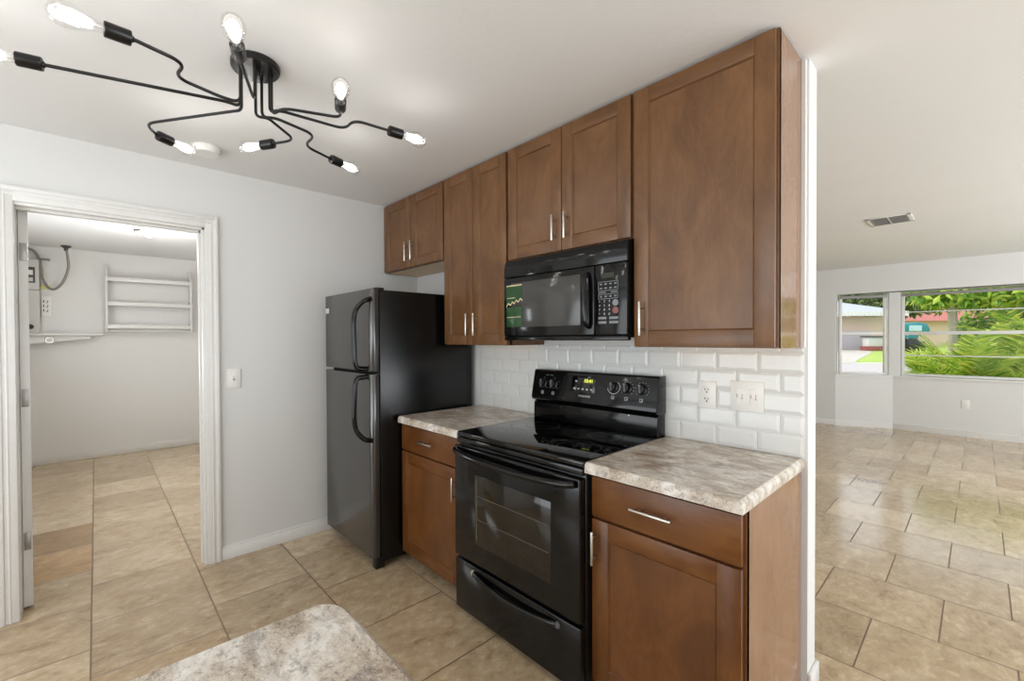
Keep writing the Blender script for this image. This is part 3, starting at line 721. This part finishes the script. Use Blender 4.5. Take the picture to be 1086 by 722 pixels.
# ---------------------------------------------------------------- peninsula
pe = thing('kitchen_peninsula', 'speckled beige-grey peninsula counter with one rounded corner, standing free of the walls', 'counter', (2.7, -2.6, 0))
px0, px1, py0, py1, r = 2.312, 2.96, -3.6, -1.722, .055
def rr(ins):
    pl = []
    for k in range(9):
        a = math.radians(180-90*k/8); pl.append((px0+r+(r-ins)*math.cos(a), py1-r+(r-ins)*math.sin(a)))
    for k in range(9):
        a = math.radians(90-90*k/8); pl.append((px1-r+(r-ins)*math.cos(a), py1-r+(r-ins)*math.sin(a)))
    return pl+[(px1-ins, py0), (px0+ins, py0)]
mb = MB(); b = bmesh.new(); rings = []
for zz, ins in ((.873, 0), (.897, 0), (.905, .003), (.9125, .012)): rings.append([b.verts.new((x, y, zz)) for x, y in rr(ins)])
n = len(rings[0])
for A, B in zip(rings, rings[1:]):
    for i in range(n): b.faces.new((A[i], A[(i+1) % n], B[(i+1) % n], B[i]))
b.faces.new(rings[0]); b.faces.new(rings[-1]); bmesh.ops.recalc_face_normals(b, faces=b.faces); mb._merge(b)
mb.build('countertop', 'granite', pe)
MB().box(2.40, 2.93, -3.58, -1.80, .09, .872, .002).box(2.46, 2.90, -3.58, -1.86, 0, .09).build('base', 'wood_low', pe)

# ---------------------------------------------------------------- chandelier
CX, CY = 1.275, -1.58
ch = thing('chandelier', 'black eight-arm ceiling light with bare glowing bulbs over the kitchen', 'ceiling light', (CX, CY, ZC))
MB().lathe([(0, 0), (.083, 0), (.086, -.004), (.086, -.020), (.081, -.026), (0, -.026)], (CX, CY, ZC-.0005), (0, 0, 1), 40).build('canopy', 'lamp_black', ch)
MB().cyl((CX+.02, CY, ZC-.05), (CX+.02, CY, ZC-.024), .011, seg=16, bev=.002).build('canopy_screw', 'lamp_black', ch)
ARMS = [
 ([(1.335, -1.660), (1.294, -1.700), (1.332, -1.847), (1.435, -1.826), (1.470, -1.959)], (1.478, -2.150)),
 ([(1.310, -1.650), (1.273, -1.680), (1.142, -2.165)], (1.106, -2.348)),
 ([(1.275, -1.632), (1.209, -1.648), (.880, -1.892), (.790, -1.847)], (.690, -1.690)),
 ([(1.350, -1.623), (1.574, -1.704)], (1.755, -1.766)),
 ([(1.295, -1.565), (1.244, -1.529), (1.118, -1.381), (1.026, -1.440)], (.882, -1.535)),
 ([(1.300, -1.545), (1.263, -1.506), (1.220, -1.328), (1.090, -1.334), (1.028, -1.185)], (.962, -.990)),
 ([(1.360, -1.555), (1.332, -1.513), (1.352, -1.256), (1.447, -1.264), (1.458, -1.117)], (1.468, -.920)),
 ([(1.372, -1.545), (1.358, -1.510), (1.431, -1.312), (1.488, -1.338)], (1.670, -1.417)),
]
ZA = 2.25
def rodend(P, Q, s):
    d = (Vector(Q)-Vector(P)).normalized(); return Vector(P)+d*s
DROPS = [(.022, -.058), (-.008, -.052), (-.034, -.042), (.055, -.018), (-.050, .012), (-.040, .032), (.020, .044), (-.004, .058)]
for (pl, tip), drop in zip(ARMS, DROPS):
    q = Vector(drop)
    top = (CX+q.x, CY+q.y, ZC-.022)
    pts = [top, (CX+q.x, CY+q.y, ZA)]+[(x, y, ZA) for x, y in pl[1:]]
    e = Vector((pl[-1][0], pl[-1][1], ZA)); T = Vector((tip[0], tip[1], ZA)); d = (T-e).normalized()
    MB().tube(fillet(pts, .058, 8)+[e+d*.012], .0056, 12).build('arm', 'lamp_black', ch)
    MB().lathe([(0, 0), (.008, 0), (.010, .004), (.0195, .006), (.021, .010), (.021, .066), (.019, .068), (0, .068)], e, d, 24).build('socket', 'lamp_black', ch)
    g = e+d*.062
    bl = MB().lathe([(.0125, 0), (.0135, .012), (.017, .030), (.025, .052), (.0315, .074), (.0325, .088), (.029, .104), (.018, .117), (.008, .123), (0, .1245)], g, d, 28).build('bulb', 'bulb_glass', ch)
    side = d.cross(Vector((0, 0, 1)))
    mb = MB().lathe([(0, .0), (.004, .002), (.005, .030), (.003, .040), (0, .042)], g, d, 12)
    fil = MB()
    for k in range(8):
        a = 2*PI*k/8; off_ = side*math.cos(a)+Vector((0, 0, 1))*math.sin(a)
        fil.tube([g+d*.030+off_*.006, g+d*.045+off_*.010, g+d*.072+off_*.015, g+d*.098+off_*.009], .0055, 7)
    mb.build('bulb_stem', 'plate', bl); fil.build('filament', 'filament', bl)
    ld = bpy.data.lights.new('bulb_light', 'POINT'); ld.energy = BULB; ld.color = (1, .965, .92); ld.shadow_soft_size = .028
    lo = bpy.data.objects.new('bulb_light', ld); COL.objects.link(lo); lo.parent = bl; lo.location = g+d*.072-ORG[bl.name]

# smoke detector
tag(MB().lathe([(0, 0), (.068, 0), (.070, -.004), (.068, -.022), (.058, -.034), (.03, -.036), (0, -.036)], (.325, -1.585, ZC-.0005), (0, 0, 1), 36).build('smoke_detector', 'plate'),
    'round white smoke detector on the ceiling beyond the chandelier', 'smoke detector')

# air vent
vt = thing('air_vent', 'rectangular white ceiling air vent with dark slats in the living room', 'vent', (2.545, 3.37, ZC))
mb = MB(); x0, x1, y0, y1 = 2.40, 2.69, 3.19, 3.55
mb.box(x0, x1, y0, y0+.03, ZC-.007, ZC-.0005, .002).box(x0, x1, y1-.03, y1, ZC-.007, ZC-.0005, .002).box(x0, x0+.03, y0, y1, ZC-.007, ZC-.0005, .002).box(x1-.03, x1, y0, y1, ZC-.007, ZC-.0005, .002)
mb.build('vent_frame', 'plate', vt)
MB().box(x0+.02, x1-.02, y0+.02, y1-.02, ZC-.0022, ZC-.0006).build('duct_shade_sheet', 'slot', vt)  # dark sheet put in for the shaded inside of the duct
mb = MB()
for k in range(8):
    y = y0+.045+k*.0385; mb.box(x0+.025, x1-.025, -.009, .009, -.0009, .0009, mat=Matrix.Translation((0, y, ZC-.009)) @ Matrix.Rotation(math.radians(38), 4, 'X'))
mb.box((x0+x1)/2-.003, (x0+x1)/2+.003, y0+.02, y1-.02, ZC-.014, ZC-.006)
mb.build('louver_slats', 'utility', vt)

# ---------------------------------------------------------------- plates
sw = thing('light_switch', 'white single toggle switch plate on the wall between doorway and fridge', 'light switch', (0, -1.394, 1.13))
MB().box(.0005, .006, -1.434, -1.354, 1.073, 1.195, .003).build('plate', 'plate', sw)
MB().box(.0055, .0072, -1.399, -1.389, 1.120, 1.148).build('slot', 'greyslot', sw)
MB().box(.006, .016, -1.3975, -1.3905, 1.133, 1.146, .002).build('toggle', 'plate', sw)
def duplex(parent, x, z, y, mat='slot'):
    mb = MB()
    for s in (-1, 1):
        zc = z+s*.020
        mb.box(x-.008, x-.0055, y-.0016, y, zc-.001, zc+.008).box(x+.0045, x+.007, y-.0016, y, zc, zc+.0075).cyl((x, y, zc-.008), (x, y-.0016, zc-.008), .0032, seg=12)
    mb.build('slot', mat, parent)
def plate_xz(name, label, cat, x0, x1, z0, z1, y):
    t = thing(name, label, cat, ((x0+x1)/2, y, z0)); return t
o = plate_xz('wall_outlet', 'white duplex outlet plate on the tiled backsplash beside the range', 'outlet', 2.258, 2.332, 1.065, 1.185, -.0095)
MB().box(2.258, 2.332, -.0155, -.0092, 1.065, 1.185, .003).build('plate', 'plate', o)
MB().box(2.278, 2.312, -.0172, -.015, 1.090, 1.160, .002).build('receptacle', 'plate', o); duplex(o, 2.295, 1.125, -.0168)
o = plate_xz('wall_plate', 'wide white double-gang plate on the backsplash near the end of the wall', 'wall plate', 2.388, 2.511, 1.070, 1.194, -.0095)
MB().box(2.388, 2.511, -.0155, -.0092, 1.070, 1.194, .003).build('plate', 'plate', o)
MB().box(2.4085, 2.4405, -.0175, -.015, 1.100, 1.164, .002).build('rocker', 'plate', o)
MB().box(2.4585, 2.4905, -.0172, -.015, 1.100, 1.164, .002).build('receptacle', 'plate', o)
mb = MB()
for x in (2.4245, 2.4745): mb.box(x-.011, x-.008, -.0180, -.0170, 1.125, 1.140).box(x+.004, x+.012, -.0180, -.0170, 1.120, 1.123).box(x+.008, x+.0105, -.0180, -.0170, 1.123, 1.142)
mb.build('slot', 'greyslot', o)
o = plate_xz('wall_outlet', 'small white outlet plate low on the living room wall under the wide window', 'outlet', 2.912, 2.995, .385, .503, YB)
MB().box(2.916, 2.990, YB-.007, YB-.0005, .383, .503, .003).build('plate', 'plate', o); duplex(o, 2.953, .443, YB-.0065, 'greyslot')

# ---------------------------------------------------------------- closet
t = thing('wall_shelf', 'white three-tier wall shelf hanging in the closet', 'shelf', (-3.62, -1.54, 1.49))
ya, yb_ = -1.965, -1.105; xw = -3.7
for y in (ya, yb_-.02):
    MB().prism([(xw+.002, 1.478), (xw+.15, 1.478), (xw+.15, 2.12), (xw+.05, 2.27), (xw+.002, 2.27)], 'Y', y, y+.02, .002).build('side_panel', 'trim', t)
for z in (1.53, 1.80, 2.09):
    MB().box(xw+.002, xw+.148, ya+.02, yb_-.02, z-.012, z+.012, .002).box(xw+.132, xw+.150, ya+.02, yb_-.02, z-.012, z+.034, .002).build('shelf_board', 'trim', t)
MB().cyl((xw+.125, ya+.02, 1.492), (xw+.125, yb_-.02, 1.492), .010, seg=14).build('hanging_rail', 'trim', t)
t = thing('ledge_shelf', 'white wall ledge running beside the closet shelf below the utility box', 'shelf', (-3.6, -2.35, 1.40))
MB().box(xw+.002, xw+.16, -2.748, -1.99, 1.435, 1.458, .003).build('shelf_board', 'trim', t)
MB().prism([(-2.748, 1.434), (-2.10, 1.434), (-2.10, 1.400), (-2.748, 1.325)], 'X', xw+.10, xw+.118, .002).build('apron', 'trim', t)
d_ = MB().lathe([(0, 0), (.040, 0), (.040, .012), (.034, .020), (0, .020)], (xw+.1185, -2.44, 1.385), (1, 0, 0), 28).build('round_dial', 'nickel', t)
MB().lathe([(0, 0), (.028, 0), (0, .001)], (xw+.139, -2.44, 1.385), (1, 0, 0), 24).build('dial_face', 'utility', d_)
t = thing('utility_box', 'tall pale grey utility box with dark control plate on the closet ledge', 'utility box', (-3.62, -2.63, 1.4585))
MB().box(xw+.002, xw+.12, -2.72, -2.515, 1.459, 1.925, .004).box(xw+.002, xw+.105, -2.72, -2.515, 1.93, 2.26, .004).box(xw+.002, xw+.125, -2.72, -2.515, 1.585, 1.592).build('housing', 'utility', t)
c_ = MB().box(xw+.1055, xw+.113, -2.625, -2.545, 2.005, 2.175, .002).build('control_plate', 'dark_plate', t)
MB().box(xw+.113, xw+.117, -2.605, -2.562, 2.09, 2.14, .001).build('label_patch', 'plate', c_); MB().box(xw+.113, xw+.117, -2.605, -2.562, 2.02, 2.06, .001).build('label_patch', 'utility', c_)
MB().cyl((xw+.12, -2.585, 1.53), (xw+.15, -2.585, 1.53), .026, seg=18, bev=.003).build('drain_knob', 'slot', t)
t = thing('wall_outlet', 'white closet outlet box with dark slots beside the utility box', 'outlet', (-3.69, -2.465, 1.65))
MB().box(xw+.001, xw+.02, -2.508, -2.425, 1.655, 1.87, .003).build('plate', 'plate', t)
mb = MB()
for zc in (1.715, 1.765, 1.815): mb.box(xw+.0195, xw+.0215, -2.492, -2.484, zc-.014, zc+.014).box(xw+.0195, xw+.0215, -2.470, -2.456, zc-.018, zc-.012).box(xw+.0195, xw+.0215, -2.458, -2.452, zc-.012, zc+.012)
mb.build('slot', 'slot', t)
t = thing('conduit', 'grey flexible conduit looping down from the closet ceiling to the wall', 'conduit', (-3.5, -2.29, ZC))
cpts = [(-3.5, -2.292, 2.40), (-3.5, -2.278, 2.29), (-3.5, -2.276, 2.18), (-3.5, -2.312, 2.045), (-3.51, -2.36, 1.965), (-3.53, -2.405, 1.94), (-3.56, -2.45, 1.97), (-3.60, -2.49, 2.07), (-3.62, -2.500, 2.17), (-3.64, -2.525, 2.30), (-3.65, -2.58, 2.375), (-3.66, -2.70, 2.39)]
def spline(P, n=6):
    P = [Vector(p) for p in P]; out = []
    for i in range(len(P)-1):
        a, b, c, d = P[max(i-1, 0)], P[i], P[i+1], P[min(i+2, len(P)-1)]
        for k in range(n):
            u = k/n; out.append(.5*((2*b)+(c-a)*u+(2*a-5*b+4*c-d)*u*u+(3*b-a-3*c+d)*u**3))
    return out+[P[-1]]
MB().tube(spline(cpts), .013, 10).build('tube', 'conduit', t)
MB().lathe([(0, 0), (.045, 0), (.045, -.008), (.02, -.03), (.018, -.055), (0, -.055)], (-3.5, -2.292, ZC-.0005), (0, 0, 1)).build('ceiling_flange', 'dark_plate', t)
MB().box(-3.70, -3.62, -2.53, -2.43, 2.27, 2.285, .003).build('clamp', 'conduit', t)
t = thing('valve_tag', 'pale yellow tag with white connector hanging under the conduit loop', 'tag', (-3.68, -2.47, 1.96))
MB().box(xw+.001, xw+.012, -2.515, -2.425, 1.952, 1.998, .002).build('tag', 'yellow', t)
MB().cyl((xw+.025, -2.485, 1.99), (xw+.025, -2.485, 2.09), .022, seg=16, bev=.004).build('connector', 'plate', t)
t = thing('closet_bulb_fixture', 'bare glowing bulb in a porcelain socket on the closet ceiling', 'ceiling light', (-1.90, -1.735, ZC))
MB().lathe([(0, 0), (.055, 0), (.055, -.010), (.035, -.025), (.022, -.040), (0, -.040)], (-1.90, -1.735, ZC-.0005), (0, 0, 1)).build('socket_base', 'plate', t)
MB().tube([(-1.90, -1.735, ZC-.035), (-1.905, -1.747, ZC-.05), (-1.91, -1.785, ZC-.055)], .015, 12).build('socket', 'dark_plate', t)
bl = MB().lathe([(.012, 0), (.018, .02), (.030, .045), (.032, .06), (.026, .08), (.012, .091), (0, .093)], (-1.90, -1.73, ZC-.055), (.0, .96, -.28), 24).build('bulb', 'closet_bulb', t)
ld = bpy.data.lights.new('closet_light', 'POINT'); ld.energy = 13; ld.color = (1, .965, .91); ld.shadow_soft_size = .06
lo = bpy.data.objects.new('closet_light', ld); COL.objects.link(lo); lo.location = (-1.90, -1.66, ZC-.17)

# ---------------------------------------------------------------- outdoors (street frame: x along the houses, y away from the house)
EM = Matrix.Translation((CAM.x, CAM.y, 0)) @ Matrix((( R0.x, F0.x, 0, 0), (R0.y, F0.y, 0, 0), (0, 0, 1, 0), (0, 0, 0, 1)))
def E(x, y, z): return EM @ Vector((x, y, z))
def gz(y): return -.25+.61*min(max(y, 0), 34)/34
gm = MB()
for a, b in ((4.5, 14.2), (21, 34), (34, 150)):
    gm.poly([E(-30, a, gz(a)), E(150, a, gz(a)), E(150, b, gz(b)), E(-30, b, gz(b))])
struct(gm.build('ground_lawn', 'grass'))
struct(MB().poly([E(-30, 14.2, gz(14.2)-.01), E(150, 14.2, gz(14.2)-.01), E(150, 21, gz(21)-.01), E(-30, 21, gz(21)-.01)]).build('road', 'asphalt'))
dpl = [(5, 20.9), (18.4, 20.9), (19.7, 22.3), (27.2, 29.6), (31, 34), (14, 34)]
struct(MB().poly([E(x, y, gz(y)+.015) for x, y in dpl]).build('driveway', 'concrete'))

def ebox(mb, x0, x1, y0, y1, z0, z1, bev=0.0, mi=0): return mb.box(x0, x1, y0, y1, z0, z1, bev, mi, mat=EM)
hb = gz(34)
h1 = thing('neighbour_house', 'peach house with lilac garage door and grey metal roof across the street', 'house', E(26, 38, hb))
ebox(MB(), 16, 32.3, 34.3, 46, hb, 2.96).build('walls', 'stucco', h1)
mb = MB(); ebox(mb, 24.5, 31.2, 34.2, 34.31, hb, 1.83)
gd = mb.build('garage_door', 'garage', h1)
mb = MB()
for k in range(1, 4): ebox(mb, 24.5, 31.2, 34.19, 34.2, hb+k*.37, hb+k*.37+.02)
mb.build('panel_groove', 'concrete', gd)
mb = MB()
ev = [(15, 32.9), (33.0, 32.9), (33.0, 47), (15, 47)]; rd = [(20, 40), (28.0, 40)]
z0, z1 = 3.28, 5.3
b = bmesh.new(); A = [b.verts.new(E(x, y, z0)) for x, y in ev]; Rr = [b.verts.new(E(x, y, z1)) for x, y in rd]
for f_ in ((A[0], A[1], Rr[1], Rr[0]), (A[1], A[2], Rr[1]), (A[2], A[3], Rr[0], Rr[1]), (A[3], A[0], Rr[0])): b.faces.new(f_)
b.faces.new(A[::-1]); mb._merge(b); mb.build('roof', 'metal_roof', h1, smooth=False)
mb = MB()
for k in range(60): ebox(mb, 15+k*.3, 15+k*.3+.15, 32.84, 32.93, 2.94, 3.30)
ebox(mb, 15, 33.0, 32.9, 33.0, 2.94, 3.30).build('corrugated_eave', 'white_eave', h1)
mb = MB(); b = bmesh.new(); ev = [(18, 41), (29, 41), (29, 52), (18, 52)]; rd = [(21, 46), (26, 46)]
A = [b.verts.new(E(x, y, 4.9)) for x, y in ev]; Rr = [b.verts.new(E(x, y, 6.4)) for x, y in rd]
for f_ in ((A[0], A[1], Rr[1], Rr[0]), (A[1], A[2], Rr[1]), (A[2], A[3], Rr[0], Rr[1]), (A[3], A[0], Rr[0])): b.faces.new(f_)
b.faces.new(A[::-1]); mb._merge(b); mb.build('upper_roof', 'white_eave', h1, smooth=False)
t = thing('planter_box', 'small white planter on a red brick base beside the garage', 'planter', E(30, 32.5, gz(32.5)))
ebox(MB(), 29.3, 32.0, 32.2, 32.9, gz(32.5), gz(32.5)+.32, .02).build('brick_base', 'brick', t)
ebox(MB(), 29.4, 32.0, 32.3, 32.8, gz(32.5)+.321, gz(32.5)+1.0, .03).build('box', 'white_eave', t)
ebox(MB(), 29.3, 32.1, 32.2, 32.9, gz(32.5)+1.001, gz(32.5)+1.10, .02).build('cap', 'dark_plate', t)

h2 = thing('red_roof_house', 'distant house with faded red hip roof behind the garden trees', 'house', E(51, 51, gz(34)))
ebox(MB(), 46, 58, 46.5, 56, gz(34), 3.0).build('walls', 'stucco', h2)
mb = MB(); b = bmesh.new(); ev = [(45, 45.5), (59, 45.5), (59, 57), (45, 57)]; rd = [(49, 51), (52.5, 51)]
A = [b.verts.new(E(x, y, 3.0)) for x, y in ev]; Rr = [b.verts.new(E(x, y, 5.5)) for x, y in rd]
for f_ in ((A[0], A[1], Rr[1], Rr[0]), (A[1], A[2], Rr[1]), (A[2], A[3], Rr[0], Rr[1]), (A[3], A[0], Rr[0])): b.faces.new(f_)
b.faces.new(A[::-1]); mb._merge(b); mb.build('roof', 'red_roof', h2, smooth=False)

vz = gz(30)
t = thing('parked_cart', 'dark utility vehicle with teal canopy parked beyond the palms', 'vehicle', E(30.8, 30.6, vz))
mb = MB(); mb.prism([(29.95, vz+.25), (31.15, vz+.25), (31.15, vz+.7), (30.8, vz+.78), (30.6, vz+.95), (29.95, vz+.95)], 'Y', 29.9, 30.9, .04, mat=EM); mb.build('body', 'carblack', t)
for xx in (30.2, 30.9):
    for yy in (29.86, 30.8): MB().lathe([(0, 0), (.20, 0), (.22, .03), (.22, .11), (.20, .14), (0, .14)], E(xx, yy, vz+.22), EM.to_3x3() @ Vector((0, 1, 0)), 20).build('wheel', 'slot', t)
for xx in (30.0, 31.0):
    for yy in (30.0, 30.8): MB().cyl(E(xx, yy, vz+.7), E(xx, yy, vz+1.5), .03, seg=8).build('canopy_post', 'plate', t)
MB().prism([(29.85, vz+1.42), (31.35, vz+1.42), (31.35, vz+1.6), (31.15, vz+1.95), (30.6, vz+2.06), (29.85, vz+1.95)], 'Y', 29.8, 31.0, .05, mat=EM).build('canopy', 'teal', t)
ebox(MB(), 29.9, 30.75, 29.78, 29.8, vz+1.46, vz+1.85).build('canopy_panel', 'paleblue', t)
ebox(MB(), 29.97, 30.7, 29.92, 30.5, vz+.96, vz+1.2, .05).build('seat', 'teal', t)

# ---------------------------------------------------------------- plants
def leaf(b, p, d, n, L, W):
    s = d.cross(n).normalized(); q = p+d*L*.5; e = p+d*L-n*L*.12
    v = [b.verts.new(x) for x in (p, q+s*W*.5-n*W*.15, e, q-s*W*.5-n*W*.15, q+n*W*.06)]
    for f_ in ((0, 1, 4), (1, 2, 4), (2, 3, 4), (3, 0, 4)): b.faces.new([v[i] for i in f_])
def rv(rng): return Vector((rng.uniform(-1, 1), rng.uniform(-1, 1), rng.uniform(-1, 1))).normalized()
def palm(x, y, h, nf, label, seed, z0=None, spread=1.0):
    rng = random.Random(seed); z0 = gz((Vector((x, y))-Vector((CAM.x, CAM.y))).dot(Vector((F0.x, F0.y)))) if z0 is None else z0
    t = thing('garden_palm', label, 'palm', (x, y, z0), 'arching palms outside the wide window')
    b = bmesh.new(); st = MB()
    for k in range(nf):
        az = 2*PI*(k+rng.random()*.8)/nf*2.4; el = rng.uniform(.35, 1.25); Lf = h*rng.uniform(.75, 1.15)
        P = Vector((x+rng.uniform(-.12, .12), y+rng.uniform(-.12, .12), z0)); d = Vector((math.cos(az)*math.cos(el)*spread, math.sin(az)*math.cos(el)*spread, math.sin(el))).normalized()
        pts = [P.copy()]; N = 14
        for i in range(N):
            d = (d+Vector((0, 0, -.075-.02*i/N))).normalized() if i > 2 else d
            P = P+d*Lf/N; pts.append(P.copy())
            if i >= 2 and P.y > 7.75 and P.x > 2.32:
                for sgn in (-1, 1):
                    s = d.cross(Vector((0, 0, 1))).normalized()*sgn
                    for jj in (0, .33, .67):
                        ld_ = (s*.8+d*.75+Vector((0, 0, rng.uniform(-.1, .25)))).normalized()
                        n_ = ld_.cross(d).normalized(); n_ = n_ if n_.z > 0 else -n_
                        leaf(b, P-d*Lf/N*jj, ld_, n_, h*.22*rng.uniform(.8, 1.15)*(1-.45*abs(i-7)/7), .034)
        pts = [q_ for q_ in pts if q_.y > 7.4 and q_.x > 2.2]
        st.tube(pts, .009, 5, radii=[.012*(1-.7*i/N) for i in range(len(pts))])
    st.build('stems', 'palm', t)
    mb = MB(); mb._merge(b); mb.build('fronds', 'palm', t, smooth=False)
    return t
for i, (x, y, h, lab) in enumerate([
    (2.80, 9.3, 1.75, 'short yellow-green palm outside, next to the post between the two windows'),
    (3.2, 9.25, 1.8, 'bushy yellow-green palm outside the wide window, second along from the post'),
    (3.85, 9.3, 1.9, 'bushy yellow-green palm outside the wide window, third along from the post'),
    (4.5, 9.25, 1.95, 'yellow-green palm at the far end of the wide window'),
    (3.1, 10.6, 1.9, 'taller green palm behind the window palms near the tree trunk'),
    (3.8, 10.7, 2.1, 'taller green palm behind the front palms, beside the shrubs'),
    (4.7, 10.6, 2.2, 'taller green palm behind the front palm at the far end of the window')]):
    palm(x, y, h, 34 if y < 10 else 28, lab, 20+i)
def tree(name, label, cat, x, y, z0, trunk_h, trunk_r, blobs, nl, L, W, mat, seed, group=None):
    rng = random.Random(seed); t = thing(name, label, cat, (x, y, z0), group)
    MB().tube([(x, y, z0), (x+.02, y, z0+trunk_h*.5), (x, y+.02, z0+trunk_h)], trunk_r, 12, radii=[trunk_r*1.15, trunk_r, trunk_r*.85]).build('trunk', 'trunk', t)
    b = bmesh.new(); tot = sum(q[3]*q[4]*q[5] for q in blobs)
    for (bx, by, bz, rx, ry, rz) in blobs:
        for k in range(int(nl*rx*ry*rz/tot)):
            q = rv(rng); rr_ = rng.uniform(.55, 1.0)
            p = Vector((bx+q.x*rx*rr_, by+q.y*ry*rr_, bz+q.z*rz*rr_))
            n_ = (q+Vector((0, 0, .8))+rv(rng)*.6).normalized(); d = rv(rng); d = (d-n_*d.dot(n_)+Vector((0, 0, -.25))).normalized()
            leaf(b, p, d, n_, L*rng.uniform(.7, 1.3), W*rng.uniform(.7, 1.3))
    mb = MB(); mb._merge(b); mb.build('foliage', mat, t, smooth=False); return t
g0 = -.1
tree('garden_tree', 'light green tree with a grey trunk standing behind the window palms', 'tree', 2.70, 11.4, g0, 2.3, .075,
     [(2.75, 11.6, 2.32, .8, .8, .36), (3.6, 11.6, 2.35, 1.1, .9, .42), (4.7, 11.8, 2.4, 1.2, 1.0, .45), (2.45, 11.9, 2.35, .4, .5, .26)], 4600, .20, .08, 'tree', 5)
tree('garden_shrub', 'broad leafy shrub with pale leaves beside the grey tree trunk', 'shrub', 3.35, 12.6, g0, .8, .07,
     [(3.3, 12.6, 1.2, .75, .7, .95), (4.0, 12.9, 1.25, .8, .7, 1.0)], 3000, .19, .085, 'tree', 6, 'garden shrubs')
tree('garden_shrub', 'dark green shrub behind the pale leafy shrub', 'shrub', 4.6, 13.4, g0, .8, .07,
     [(4.2, 13.6, 1.3, 1.2, .8, 1.15), (5.4, 13.2, 1.3, 1.2, .8, 1.15), (3.4, 14.0, 1.2, .7, .6, 1.0)], 3600, .2, .085, 'dark_tree', 8, 'garden shrubs')
p = E(38.5, 40, gz(34))
tree('street_tree', 'olive green tree rising between the two houses', 'tree', p.x, p.y, p.z, 3.0, .2,
     [tuple(E(36.5, 40, 5.2))+(3.4, 3.4, 2.3), tuple(E(40.5, 41, 5.0))+(2.6, 2.6, 1.9), tuple(E(43.5, 42, 4.9))+(2.2, 2.2, 1.5)], 3600, .55, .25, 'olive', 9, 'street trees')
p = E(33, 52, gz(34))
tree('street_tree', 'dark tree showing over the grey metal roof', 'tree', p.x, p.y, p.z, 4.0, .25,
     [tuple(E(33.0, 54, 6.4))+(4.5, 3.5, 2.6), tuple(E(39, 56, 6.0))+(3.5, 3.5, 2.6)], 2600, .6, .28, 'olive', 10, 'street trees')
p = E(62, 62, gz(34))
tree('street_tree', 'wide tree far behind the red roofed house', 'tree', p.x, p.y, p.z, 3.0, .3,
     [tuple(E(58, 62, 7.0))+(7, 5, 4.0), tuple(E(70, 64, 6.5))+(7, 5, 4.5)], 2600, .8, .4, 'dark_tree', 11, 'street trees')
